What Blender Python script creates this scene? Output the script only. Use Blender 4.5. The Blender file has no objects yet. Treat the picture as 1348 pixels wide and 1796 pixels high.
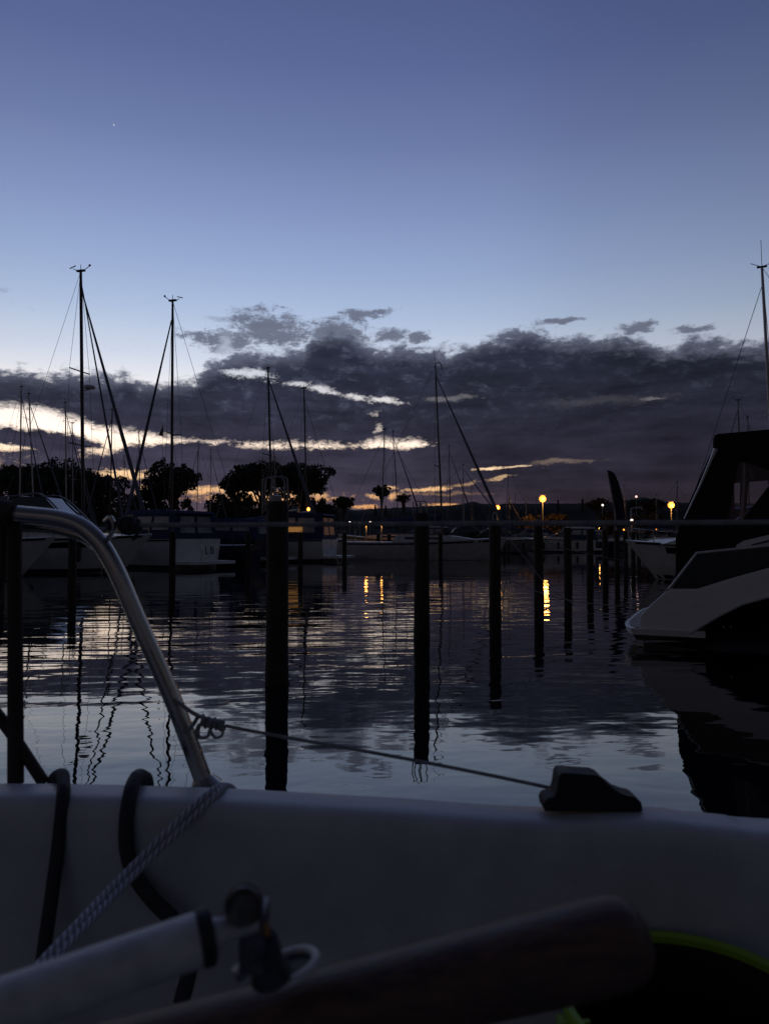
import bpy, math, random
import numpy as np
from mathutils import Vector, Matrix
from mathutils.geometry import tessellate_polygon
random.seed(7)
R = math.radians
S = bpy.context.scene
COL = S.collection

# ------------------------------------------------------------------ camera
F = 1297.0; H = 1.30; PITCH = math.atan(45/F)
cam_d = bpy.data.cameras.new("camera"); cam = bpy.data.objects.new("camera", cam_d); COL.objects.link(cam)
cam.location = (0, 0, H); cam.rotation_euler = (R(90)+PITCH, 0, 0)
cam_d.sensor_fit = 'VERTICAL'; cam_d.sensor_height = 36; cam_d.lens = F*36/1796
cam_d.clip_start = 0.02; cam_d.clip_end = 6000
cam_d.dof.use_dof = True; cam_d.dof.focus_distance = 7.0; cam_d.dof.aperture_fstop = 8.5
S.camera = cam
S.view_settings.view_transform = 'Standard'; S.view_settings.look = 'None'
S.view_settings.exposure = 0.0; S.view_settings.gamma = 1.0

def ray(px, py):
    u = (px-674)/F; v = (898-py)/F; c, s = math.cos(PITCH), math.sin(PITCH)
    return Vector((u, c - v*s, v*c + s))
def P(px, py, d):                      # pixel + distance ahead of the camera -> point in the place
    r = ray(px, py); return Vector((r.x*d/r.y, d, H + r.z*d/r.y))
def AE(px, py):                        # pixel -> azimuth, elevation (degrees)
    r = ray(px, py); return math.degrees(math.atan2(r.x, r.y)), math.degrees(math.atan2(r.z, math.hypot(r.x, r.y)))
def lin(c):
    return tuple(((v/255)/12.92 if v/255 <= .04045 else ((v/255+.055)/1.055)**2.4) for v in c)

# ------------------------------------------------------------------ world: dusk sky with a cloud bank
W = bpy.data.worlds.new("World"); S.world = W; W.use_nodes = True
nt = W.node_tree; nt.nodes.clear()
class G:                                # tiny node-graph helper
    def __init__(s, nt): s.t = nt
    def n(s, k, **kw):
        o = s.t.nodes.new(k)
        for a, b in kw.items(): setattr(o, a, b)
        return o
    def put(s, sock, v):
        if isinstance(v, bpy.types.NodeSocket): s.t.links.new(v, sock)
        elif v is not None: sock.default_value = v
    def m(s, op, a, b=None, c=None, clamp=False):
        o = s.n('ShaderNodeMath', operation=op, use_clamp=clamp)
        s.put(o.inputs[0], a); s.put(o.inputs[1], b)
        if c is not None: s.put(o.inputs[2], c)
        return o.outputs[0]
    def mr(s, v, a, b, c=0., d=1., smooth=True):
        o = s.n('ShaderNodeMapRange', interpolation_type='SMOOTHSTEP' if smooth else 'LINEAR')
        s.put(o.inputs['Value'], v); s.put(o.inputs['From Min'], a); s.put(o.inputs['From Max'], b)
        s.put(o.inputs['To Min'], c); s.put(o.inputs['To Max'], d); return o.outputs[0]
    def ramp(s, v, stops):
        o = s.n('ShaderNodeValToRGB'); e = o.color_ramp.elements
        while len(e) < len(stops): e.new(0.5)
        for i, (p, c) in enumerate(stops): e[i].position = p; e[i].color = (*c, 1)
        s.put(o.inputs[0], v); return o.outputs[0]
    def mix(s, f, a, b, mode='MIX'):
        o = s.n('ShaderNodeMix', data_type='RGBA', blend_type=mode)
        s.put(o.inputs[0], f); s.put(o.inputs[6], a); s.put(o.inputs[7], b); return o.outputs[2]
    def curve(s, v, pts):
        o = s.n('ShaderNodeFloatCurve'); c = o.mapping.curves[0]
        o.mapping.use_clip = False
        while len(c.points) < len(pts): c.points.new(.5, .5)
        for q, (x, y) in zip(c.points, pts): q.location = (x, y)
        for q in c.points: q.handle_type = 'AUTO'
        o.mapping.update(); s.put(o.inputs['Value'], v); return o.outputs[0]
    def noise(s, vec, scale, det=4, rough=.55, dist=0., color=False):
        o = s.n('ShaderNodeTexNoise'); s.put(o.inputs['Vector'], vec)
        o.inputs['Scale'].default_value = scale; o.inputs['Detail'].default_value = det
        o.inputs['Roughness'].default_value = rough; o.inputs['Distortion'].default_value = dist
        return o.outputs['Color' if color else 'Fac']
    def vm(s, op, a, b=None):
        o = s.n('ShaderNodeVectorMath', operation=op); s.put(o.inputs[0], a)
        if b is not None: s.put(o.inputs[1], b)
        return o
g = G(nt)
tc = g.n('ShaderNodeTexCoord'); sp = g.n('ShaderNodeSeparateXYZ'); nt.links.new(tc.outputs['Generated'], sp.inputs[0])
az = g.m('MULTIPLY', g.m('ARCTAN2', sp.outputs[0], sp.outputs[1]), 57.29578)
el = g.m('MULTIPLY', g.m('ARCSINE', sp.outputs[2]), 57.29578)
cb = g.n('ShaderNodeCombineXYZ'); g.put(cb.inputs[0], az); g.put(cb.inputs[1], el)
ae = cb.outputs[0]
def CR(y): return AE(674, y)[1]
EM = 90.
eln = g.m('DIVIDE', el, EM, clamp=True)
clear = g.ramp(eln, [(0., lin((205, 132, 84))), (CR(880)/EM, lin((226, 166, 110))), (CR(835)/EM, (1.05, .70, .38)), (CR(770)/EM, (1.42, 1.18, 1.0)),
    (CR(715)/EM, (.98, .92, .90)), (CR(640)/EM, lin((208, 216, 232))), (CR(560)/EM, lin((173, 191, 220))),
    (CR(480)/EM, lin((151, 170, 208))), (CR(380)/EM, lin((131, 149, 191))), (CR(260)/EM, lin((109, 125, 169))), (CR(120)/EM, lin((90, 105, 152))),
    (CR(0)/EM, lin((81, 95, 141))), (.62, lin((72, 83, 124))), (1., lin((64, 73, 108)))])
# the side of the sky away from the sunset is darker
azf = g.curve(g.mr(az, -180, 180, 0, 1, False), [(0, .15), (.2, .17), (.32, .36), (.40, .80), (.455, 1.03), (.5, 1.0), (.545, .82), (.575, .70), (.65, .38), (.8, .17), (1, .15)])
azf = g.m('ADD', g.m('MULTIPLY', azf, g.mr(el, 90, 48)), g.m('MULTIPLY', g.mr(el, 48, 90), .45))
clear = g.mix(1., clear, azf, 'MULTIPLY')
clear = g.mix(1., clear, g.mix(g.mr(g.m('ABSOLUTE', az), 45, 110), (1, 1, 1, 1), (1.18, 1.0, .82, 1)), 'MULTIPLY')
# warp + fbm
sk = g.vm('MULTIPLY', ae, (1, 1.9, 1)).outputs[0]
w1 = g.noise(sk, .22, 6, .6, 0.35, True)
wv = g.vm('SUBTRACT', w1, (.5, .5, .5)).outputs[0]
n_big = g.m('SUBTRACT', g.noise(sk, .13, 7, .58, .2), .5)
n_mid = g.m('SUBTRACT', g.noise(sk, .5, 8, .62, .3), .5)
n_fine = g.m('SUBTRACT', g.noise(sk, 1.5, 6, .62, .2), .5)
n_vf = g.m('SUBTRACT', g.noise(sk, 4.0, 4, .6, .2), .5)
n_str = g.m('SUBTRACT', g.noise(g.vm('MULTIPLY', ae, (.28, 2.2, 1)).outputs[0], .55, 6, .6, .3), .5)
def prof(pts):
    return g.m('MULTIPLY', g.curve(g.mr(az, -180, 180, 0, 1, False), [((AE(x, y)[0]+180)/360, AE(x, y)[1]/90) for x, y in pts]), 90.)
wp = g.m('MULTIPLY', g.n('ShaderNodeSeparateXYZ').outputs[0], 0)
azs = g.mr(az, -40, 40, 0, 1, False)
def prof(pts, lo=None, hi=None):
    q = [((AE(x, y)[0]+40)/80, AE(x, y)[1]/30) for x, y in pts]
    q = [(0, q[0][1])] + q + [(1, q[-1][1])]
    return g.m('MULTIPLY', g.curve(azs, q), 30.)
top = prof([(-60, 650), (40, 645), (130, 652), (200, 655), (225, 650), (245, 664), (300, 668), (345, 655), (375, 632), (430, 618), (480, 612), (530, 610), (548, 582), (600, 574), (630, 592),
            (660, 606), (720, 603), (790, 608), (830, 594), (880, 584), (925, 575), (975, 588), (1060, 583), (1110, 584), (1170, 600), (1215, 590), (1348, 597)])
dtop = g.m('SUBTRACT', top, el)
dens = g.m('ADD', dtop, g.m('ADD', g.m('MULTIPLY', n_fine, 1.5), g.m('ADD', g.m('MULTIPLY', n_mid, 2.6), g.m('MULTIPLY', n_big, .9))))
cl = g.mr(dens, -.22, .62)
rn = g.m('ADD', g.m('ADD', g.m('MULTIPLY', n_fine, 1.9), g.m('MULTIPLY', n_vf, .9)), g.m('ADD', g.m('MULTIPLY', n_mid, 1.1), g.m('MULTIPLY', n_str, .8)))
def blob(px, py, rx, ry, ang=0., soft=.75, warp=1.6):
    a0, e0 = AE(px, py); a1, e1 = AE(px+rx, py); a2, e2 = AE(px, py-ry)
    v = g.vm('ADD', ae, g.vm('MULTIPLY', wv, (warp*2.2, warp, 0)).outputs[0]).outputs[0]
    mp = g.n('ShaderNodeMapping', vector_type='TEXTURE'); g.put(mp.inputs[0], v)
    mp.inputs['Location'].default_value = (a0, e0, 0); mp.inputs['Rotation'].default_value = (0, 0, R(ang))
    mp.inputs['Scale'].default_value = (abs(a1-a0)*1.25, abs(e2-e0)*1.25, 1)
    return g.mr(g.m('ADD', g.vm('LENGTH', mp.outputs[0]).outputs['Value'], rn), 1.16, .95-soft)
def maxi(l):
    o = l[0]
    for x in l[1:]: o = g.m('MAXIMUM', o, x)
    return o
puffs = maxi([blob(350, 592, 36, 11, 0), blob(470, 576, 66, 28, -6), blob(640, 552, 50, 11, 3), blob(732, 596, 22, 10), blob(980, 562, 44, 6),
              g.m('MULTIPLY', blob(395, 564, 46, 5), .5), blob(1212, 578, 34, 8), blob(1110, 577, 30, 9), g.m('MULTIPLY', blob(4, 510, 22, 6), .35), blob(590, 590, 60, 30), blob(400, 600, 60, 22), blob(500, 588, 50, 20), blob(690, 590, 34, 14), blob(1420, 560, 60, 9)])
puffs = g.mr(g.m('ADD', puffs, g.m('ADD', g.m('MULTIPLY', n_vf, .5), g.m('MULTIPLY', n_fine, .9))), .05, .95, 0., .96)
cl = g.m('MAXIMUM', cl, puffs)
# long bright gap below the bank
gt = prof([(-60, 700), (0, 702), (60, 706), (110, 720), (150, 732), (200, 744), (260, 755), (330, 766), (400, 771), (500, 771), (600, 772), (640, 771), (664, 766), (690, 768), (730, 766), (760, 772), (800, 785), (1348, 785)])
gb = prof([(-60, 748), (0, 749), (60, 757), (130, 765), (170, 776), (195, 792), (225, 784), (330, 778), (400, 778), (450, 784), (500, 786), (560, 786), (620, 787), (690, 787), (735, 786), (760, 778), (800, 770), (1348, 770)])
gn = g.m('ADD', g.m('ADD', g.m('ADD', g.m('MULTIPLY', n_mid, 1.0), g.m('MULTIPLY', n_fine, 1.1)), g.m('MULTIPLY', n_vf, .5)), g.m('MULTIPLY', n_str, .7))
gap = g.m('MULTIPLY', g.mr(g.m('ADD', g.m('SUBTRACT', gt, el), gn), -.06, .75), g.mr(g.m('ADD', g.m('SUBTRACT', el, gb), g.m('MULTIPLY', gn, .8)), -.12, .28))
thin = g.mr(g.m('ADD', n_str, g.m('ADD', n_fine, g.m('MULTIPLY', n_mid, .5))), .04, .26, 1., .52)
gap = g.m('MULTIPLY', gap, thin)
k = lambda f, b: g.m('MULTIPLY', b, f)
holes = [blob(12, 784, 30, 6, 0), k(.8, blob(175, 790, 30, 7, 0)), blob(222, 831, 46, 8, 0, .7, .9), blob(252, 862, 14, 8, 0, .7, .8), blob(366, 860, 32, 8, 0, .7, .8),
         k(.95, blob(470, 874, 110, 11, 0, .8, 1.2)), k(.9, blob(255, 664, 34, 6)), k(.85, blob(435, 658, 40, 7, -4)), k(.7, blob(520, 670, 20, 6)), k(.75, blob(562, 682, 24, 7, -12)),
         k(.75, blob(622, 698, 26, 6, -6)), k(.8, blob(676, 704, 26, 6, -3)), k(.3, blob(656, 729, 6, 5)), k(.35, blob(664, 752, 7, 6, 60)), k(.5, blob(400, 610, 12, 22, -30)),
         blob(684, 855, 12, 3.4, 0, .7, .5), blob(745, 858, 33, 3.6, 3, .7, .6), k(.9, blob(655, 870, 13, 4.5, -10, .7, .5)), k(.9, blob(690, 871, 8, 6, 40, .7, .4)), blob(640, 890, 24, 4, 0, .7, .4),
         blob(775, 886, 26, 3, 0, .7, .4), blob(858, 821, 24, 2.4, 3, .8, .4), k(.7, blob(908, 818, 34, 1.6, 3, .8, .4)), k(.12, blob(985, 814, 60, 4, 0)), k(.5, blob(878, 836, 22, 3, 3)), k(.35, blob(812, 848, 26, 3.4, 12)),
         k(.18, blob(760, 866, 90, 3, 0)), k(.16, blob(1140, 699, 18, 4)), k(.03, blob(1060, 702, 120, 9)), k(.12, blob(790, 697, 40, 5)), k(.45, blob(-160, 800, 150, 16)), k(.8, blob(1420, 700, 50, 9))]
gap = g.m('MAXIMUM', gap, maxi(holes))
cover = g.m('MULTIPLY', cl, g.m('SUBTRACT', 1., gap))
# cloud body colours: blue grey on top, plum towards the horizon, lighter thin fringes
body = g.ramp(g.m('DIVIDE', el, 20., clamp=True), [(0., lin((92, 68, 74))), (.10, lin((88, 74, 86))), (.22, lin((66, 61, 76))), (.40, lin((52, 51, 66))), (.60, lin((47, 49, 64))), (.8, lin((52, 56, 74))), (1., lin((84, 91, 116)))])
body = g.mix(1., body, (.84, .86, .90, 1), 'MULTIPLY')
side = g.curve(azs, [(0, 1.15), (.25, 1.1), (.45, 1.0), (.6, .66), (.75, .52), (1, .45)])
body = g.mix(1., body, g.mix(g.mr(el, 2., 9.), side, (1., 1., 1., 1)), 'MULTIPLY')
body = g.mix(1., body, g.curve(azs, [(0, 1.0), (.45, 1.0), (.6, .85), (.7, .72), (.85, .66), (1, .62)]), 'MULTIPLY')
sh = g.m('ADD', g.m('MULTIPLY', g.m('ADD', g.m('MULTIPLY', n_big, 1.2), n_str), 1.15), 1.0)
sh2 = g.m('MAXIMUM', g.m('ADD', sh, g.m('MULTIPLY', n_mid, .55)), .45)
body = g.mix(1., body, sh2, 'MULTIPLY')
lt = g.m('MULTIPLY', g.mr(g.m('ADD', n_mid, g.m('MULTIPLY', n_fine, .45)), .0, .30), g.m('MULTIPLY', g.mr(el, 7., 11.), g.mr(az, 22., -4., .25, 1.)))
body = g.mix(g.m('MULTIPLY', lt, .42), body, (*lin((104, 112, 134)), 1))
fr = g.m('MULTIPLY', g.mr(dens, 1.7, -.1), g.mr(el, 9., 12.))
body = g.mix(g.m('MULTIPLY', fr, .38), body, (*lin((150, 158, 182)), 1))
body = g.mix(1., body, g.curve(g.mr(az, -180, 180, 0, 1, False), [(0, .5), (.3, .6), (.4, 1), (.6, 1), (.7, .6), (1, .5)]), 'MULTIPLY')
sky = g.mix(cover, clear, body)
star = g.mr(g.vm('DISTANCE', ae, (*AE(200, 219), 0)).outputs['Value'], .07, .03)
sky = g.mix(g.m('MULTIPLY', star, .5), sky, (.9, .9, .9, 1))
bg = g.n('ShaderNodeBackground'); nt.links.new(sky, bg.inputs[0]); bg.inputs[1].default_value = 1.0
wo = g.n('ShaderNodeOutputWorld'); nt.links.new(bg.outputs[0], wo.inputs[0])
W.cycles.sampling_method = 'MANUAL'; W.cycles.sample_map_resolution = 1024

# ------------------------------------------------------------------ materials
def mat(name, c, rough=.5, metal=0., var=.25, scale=6., bump=0., bscale=40., emis=None, est=0., spec=.5, grain=None, alpha=None):
    m = bpy.data.materials.new(name); m.use_nodes = True; t = m.node_tree; q = G(t)
    b = t.nodes['Principled BSDF']; tcn = q.n('ShaderNodeTexCoord')
    v = tcn.outputs['Object']
    if grain: v = q.vm('MULTIPLY', v, grain).outputs[0]
    f = q.noise(v, scale, 5, .6)
    lo = tuple(x*(1-var) for x in c); hi = tuple(min(1, x*(1+var)) for x in c)
    t.links.new(q.ramp(q.mr(f, .3, .7), [(0, lo), (1, hi)]), b.inputs['Base Color'])
    t.links.new(q.mr(f, .25, .75, max(.02, rough*.8), min(1, rough*1.2)), b.inputs['Roughness'])
    b.inputs['Metallic'].default_value = metal; b.inputs['Specular IOR Level'].default_value = spec
    if bump:
        bn = q.n('ShaderNodeBump'); bn.inputs['Distance'].default_value = bump; bn.inputs['Strength'].default_value = 1
        t.links.new(q.noise(v, bscale, 3), bn.inputs['Height']); t.links.new(bn.outputs[0], b.inputs['Normal'])
    if emis: b.inputs['Emission Color'].default_value = (*emis, 1); b.inputs['Emission Strength'].default_value = est
    if alpha is not None: b.inputs['Alpha'].default_value = alpha
    return m
M = dict(
    gel=mat('white gelcoat', (.72, .72, .70), .28, var=.06, scale=2.),
    gel_old=mat('aged white gelcoat', (.56, .56, .55), .45, var=.10, scale=3., bump=.0006, bscale=160),
    gel_deck=mat('own boat gelcoat', (.47, .485, .49), .45, var=.12, scale=9., bump=.0004, bscale=220),
    cream=mat('cream gelcoat', (.62, .55, .42), .35, var=.08, scale=2.),
    navy=mat('navy hull', (.015, .02, .04), .25, var=.2), black=mat('black gelcoat', (.008, .008, .010), .22, var=.2),
    green=mat('green hull', (.02, .06, .025), .3, var=.2), grey=mat('grey hull', (.25, .25, .26), .4, var=.12),
    boot=mat('boot stripe', (.34, .34, .35), .4, var=.2), slime=mat('antifouling', (.02, .02, .022), .7, var=.4),
    canvas=mat('blue canvas', (.018, .035, .10), .85, var=.25, scale=3., bump=.01, bscale=5), bcanvas=mat('black canvas', (.007, .007, .008), .9, var=.3, bump=.004, bscale=6),
    glass=mat('tinted glass', (.02, .022, .025), .06, var=.1, spec=.8), vinyl=mat('clear vinyl', (.50, .36, .36), .12, var=.15, scale=2., alpha=.16),
    steel=mat('stainless tube', (.42, .40, .37), .27, 1., var=.12, scale=14., bump=.0002, bscale=60), alu=mat('anodised mast', (.32, .33, .35), .42, .85, var=.15, scale=1.),
    dkalu=mat('dark mast', (.05, .05, .055), .5, .3, var=.15, scale=1.),
    wire=mat('rigging wire', (.12, .12, .13), .4, .7, var=.1), sail=mat('furled sail', (.12, .13, .17), .8, var=.2),
    wood=mat('wet piling wood', (.030, .024, .019), .75, var=.5, scale=3., grain=(6, 6, .7), bump=.012, bscale=9),
    tiller=mat('worn wooden tiller', (.075, .040, .026), .5, var=.5, scale=22., grain=(1, 7, 7), spec=.45, bump=.0006, bscale=60), teak=mat('teak deck', (.16, .12, .075), .6, var=.25, scale=6., grain=(1, 12, 1)),
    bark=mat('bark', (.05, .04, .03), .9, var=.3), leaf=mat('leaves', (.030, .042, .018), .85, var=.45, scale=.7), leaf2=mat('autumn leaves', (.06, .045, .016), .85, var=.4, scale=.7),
    land=mat('grassy land', (.035, .04, .02), .95, var=.4, scale=.2, spec=.03), stone=mat('quay stone', (.16, .15, .14), .85, var=.4, scale=1.4),
    lime=mat('lime green plastic', (.22, .36, .02), .45, var=.1, scale=12.), rubber=mat('black rubber', (.008, .008, .009), .55, var=.3),
    plast=mat('black nylon', (.020, .020, .023), .6, spec=.2, var=.25, scale=30., bump=.0004, bscale=120), brass=mat('worn brass', (.35, .17, .06), .35, 1., var=.3, scale=40),
    tube=mat('scuffed grey extension', (.50, .49, .47), .55, .15, var=.16, scale=60, bump=.0004, bscale=240), rope=mat('dark hose rope', (.030, .030, .036), .8, var=.3, scale=30, bump=.002, bscale=90),
    wrope=None, grope=mat('grey rope', (.22, .22, .22), .85, var=.3, scale=60, bump=.002, bscale=200),
    post=mat('galvanised post', (.35, .35, .36), .5, .4, var=.1), seat=mat('cockpit seat', (.14, .14, .15), .6, var=.15), leather=mat('leather cuff', (.025, .018, .014), .7, var=.3, scale=20, bump=.0015, bscale=80),
    stripe=mat('dark stripe', (.02, .022, .035), .3, var=.1),
    sodium=mat('sodium lamp glass', (1, .6, .2), .4, var=0, emis=(1., .27, .03), est=2.7), warm=mat('warm lamp glass', (1, .8, .4), .4, var=0, emis=(1., .45, .08), est=1.9),
    white=mat('white lamp glass', (1, .9, .8), .4, var=0, emis=(1., .85, .72), est=2.5), pink=mat('pinkish lamp glass', (1, .7, .7), .4, var=0, emis=(1., .62, .55), est=1.6),
)
def braided():
    m = mat('braided rope', (.60, .58, .62), .8, var=.1, scale=30); t = m.node_tree; q = G(t); b = t.nodes['Principled BSDF']
    uv = q.n('ShaderNodeUVMap'); w = q.n('ShaderNodeTexWave', wave_type='BANDS', bands_direction='DIAGONAL'); t.links.new(uv.outputs[0], w.inputs[0])
    w.inputs['Scale'].default_value = 1.0; w.inputs['Distortion'].default_value = .4
    bn = q.n('ShaderNodeBump'); bn.inputs['Distance'].default_value = .0022; t.links.new(w.outputs['Fac'], bn.inputs['Height']); t.links.new(bn.outputs[0], b.inputs['Normal'])
    old = b.inputs['Base Color'].links[0].from_socket
    t.links.new(q.mix(.85, old, q.ramp(w.outputs['Fac'], [(0, (.30, .30, .34)), (1, (1, 1, 1))]), 'MULTIPLY'), b.inputs['Base Color']); return m
M['wrope'] = braided()

# ------------------------------------------------------------------ mesh builder
class MB:
    def __init__(s): s.v = []; s.f = []; s.uv = {}
    def add(s, vs, fs):
        o = len(s.v); s.v += [Vector(a) for a in vs]; s.f += [tuple(i+o for i in f) for f in fs]; return s
    def box(s, c, d, rz=0.):
        cx, cy, cz = c; x, y, z = d[0]/2, d[1]/2, d[2]/2; ca, sa = math.cos(rz), math.sin(rz)
        vs = [(cx+a*x*ca-b*y*sa, cy+a*x*sa+b*y*ca, cz+k*z) for k in (-1, 1) for a, b in ((-1, -1), (1, -1), (1, 1), (-1, 1))]
        return s.add(vs, [(3, 2, 1, 0), (4, 5, 6, 7), (0, 1, 5, 4), (1, 2, 6, 5), (2, 3, 7, 6), (3, 0, 4, 7)])
    def tube(s, pts, r, n=8, cap=True, flat=1.):
        pts = [Vector(p) for p in pts]; k = len(pts); rs = r if isinstance(r, (list, tuple)) else [r]*k
        t0 = (pts[1]-pts[0]).normalized(); ref = Vector((0, 0, 1)) if abs(t0.z) < .9 else Vector((1, 0, 0))
        nx = t0.cross(ref).normalized(); vs = []; L = 0
        for i, p in enumerate(pts):
            t = (pts[min(i+1, k-1)]-pts[max(i-1, 0)]).normalized()
            nx = (nx - t*nx.dot(t)).normalized(); ny = t.cross(nx)
            if i: L += (pts[i]-pts[i-1]).length
            for j in range(n):
                a = 2*math.pi*j/n; s.uv[len(s.v)+len(vs)] = (L*60, j/n*2)
                vs.append(p + nx*math.cos(a)*rs[i] + ny*math.sin(a)*rs[i]*flat)
        fs = [(i*n+j, i*n+(j+1) % n, (i+1)*n+(j+1) % n, (i+1)*n+j) for i in range(k-1) for j in range(n)]
        if cap: fs += [tuple(range(n))[::-1], tuple((k-1)*n+j for j in range(n))]
        return s.add(vs, fs)
    def lathe(s, prof, c=(0, 0, 0), n=16, jit=0.):
        vs = []
        for r, z in prof:
            for j in range(n):
                a = 2*math.pi*j/n; rr = r*(1+random.uniform(-jit, jit)); vs.append((c[0]+rr*math.cos(a), c[1]+rr*math.sin(a), c[2]+z))
        k = len(prof)
        fs = [(i*n+j, i*n+(j+1) % n, (i+1)*n+(j+1) % n, (i+1)*n+j) for i in range(k-1) for j in range(n)]
        return s.add(vs, fs + [tuple(range(n))[::-1], tuple((k-1)*n+j for j in range(n))])
    def prism(s, a, b, hole=None):
        a = [Vector(p) for p in a]; b = [Vector(p) for p in b]; n = len(a)
        tri = tessellate_polygon([a])
        return s.add(a+b, [tuple(t) for t in tri] + [tuple(i+n for i in t)[::-1] for t in tri] + [(i, (i+1) % n, (i+1) % n+n, i+n) for i in range(n)])
    def sphere(s, c, r, n=10, sz=1.):
        pr = [(max(.001, math.sin(math.pi*i/n))*r, -math.cos(math.pi*i/n)*r*sz) for i in range(n+1)]
        return s.lathe(pr, c, n+2)
    def build(s, name, m, parent=None, world=False, smooth=True):
        vs = s.v
        if parent is not None and world:
            mi = Matrix.Identity(4); q_ = parent
            while q_ is not None: mi = Matrix.Translation(q_.location) @ q_.rotation_euler.to_matrix().to_4x4() @ mi; q_ = q_.parent
            mi.invert(); vs = [mi @ v for v in vs]
        me = bpy.data.meshes.new(name); me.from_pydata([tuple(v) for v in vs], [], s.f)
        if s.uv:
            ul = me.uv_layers.new(name='UVMap')
            for lp in me.loops: ul.data[lp.index].uv = s.uv.get(lp.vertex_index, (0, 0))
        me.materials.append(m); me.update()
        o = bpy.data.objects.new(name, me); COL.objects.link(o)
        if smooth:
            me.shade_smooth() if hasattr(me, 'shade_smooth') else None
            try: me.set_sharp_from_angle(angle=R(38))
            except Exception: pass
        import bmesh
        bm = bmesh.new(); bm.from_mesh(me); bmesh.ops.recalc_face_normals(bm, faces=bm.faces); bm.to_mesh(me); bm.free()
        if parent is not None: o.parent = parent
        return o
def tag(o, label=None, cat=None, group=None, kind=None):
    if label: o['label'] = label
    if cat: o['category'] = cat
    if group: o['group'] = group
    if kind: o['kind'] = kind
    return o
def empty(name, loc, rz, label, cat, group=None):
    o = bpy.data.objects.new(name, None); COL.objects.link(o); o.location = loc; o.rotation_euler = (0, 0, rz); o.empty_display_size = .2
    return tag(o, label, cat, group)
def smooth_path(pts, sub=6):
    pts = [Vector(p) for p in pts]; out = []
    q = [pts[0]*2-pts[1]] + pts + [pts[-1]*2-pts[-2]]
    for i in range(1, len(q)-2):
        for k_ in range(sub):
            t = k_/sub; a, b, c, d = q[i-1], q[i], q[i+1], q[i+2]
            out.append(.5*((2*b)+(c-a)*t+(2*a-5*b+4*c-d)*t*t+(3*b-a-3*c+d)*t**3))
    return out + [pts[-1]]

# ------------------------------------------------------------------ water
def water():
    m = bpy.data.materials.new('harbour water'); m.use_nodes = True; t = m.node_tree; q = G(t); b = t.nodes['Principled BSDF']
    b.inputs['Base Color'].default_value = (.004, .006, .008, 1); b.inputs['Roughness'].default_value = .015; b.inputs['IOR'].default_value = 1.50
    tcn = q.n('ShaderNodeTexCoord'); v = tcn.outputs['Object']; se = q.n('ShaderNodeSeparateXYZ'); t.links.new(v, se.inputs[0])
    rot = q.n('ShaderNodeMapping'); t.links.new(v, rot.inputs[0]); rot.inputs['Rotation'].default_value = (0, 0, R(-4))
    a = rot.outputs[0]
    long_ = q.noise(q.vm('MULTIPLY', a, (.50, 2.1, 1)).outputs[0], 1.0, 1, .4, .4)
    mid = q.noise(q.vm('MULTIPLY', a, (.9, 3.6, 1)).outputs[0], 1.0, 1, .4, .4)
    fine = q.noise(q.vm('MULTIPLY', a, (3.2, 6.5, 1)).outputs[0], 1.6, 2, .5, .4)
    wig = q.noise(q.vm('MULTIPLY', a, (2.2, 3.4, 1)).outputs[0], 1.0, 2, .5, .2)
    patch = q.mr(q.noise(q.vm('MULTIPLY', a, (.10, .22, 1)).outputs[0], 1., 2, .5), .36, .60)
    d = se.outputs[1]
    zone = q.m('MULTIPLY', q.mr(d, 4.2, 8.5), q.mr(d, 30., 15.))
    zone = q.m('MULTIPLY', zone, q.m('ADD', q.m('MULTIPLY', patch, .55), .45))
    h = q.m('ADD', q.m('MULTIPLY', long_, q.m('ADD', q.m('MULTIPLY', zone, .0105), .0030)), q.m('MULTIPLY', mid, q.m('ADD', q.m('MULTIPLY', zone, .0042), .0006)))
    h = q.m('ADD', h, q.m('MULTIPLY', fine, q.m('ADD', q.m('MULTIPLY', zone, .0004), .00008)))
    h = q.m('ADD', h, q.m('MULTIPLY', wig, q.m('ADD', q.m('MULTIPLY', q.mr(d, 9., 5.5), .0020), .0008)))
    bn = q.n('ShaderNodeBump'); bn.inputs['Distance'].default_value = 1.; bn.inputs['Strength'].default_value = 1.; t.links.new(h, bn.inputs['Height'])
    t.links.new(bn.outputs[0], b.inputs['Normal'])
    mb = MB(); mb.add([(-3000, -60, 0), (3000, -60, 0), (3000, 3500, 0), (-3000, 3500, 0)], [(0, 1, 2, 3)])
    tag(mb.build('water', m, smooth=False), kind='structure')
water()

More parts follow.
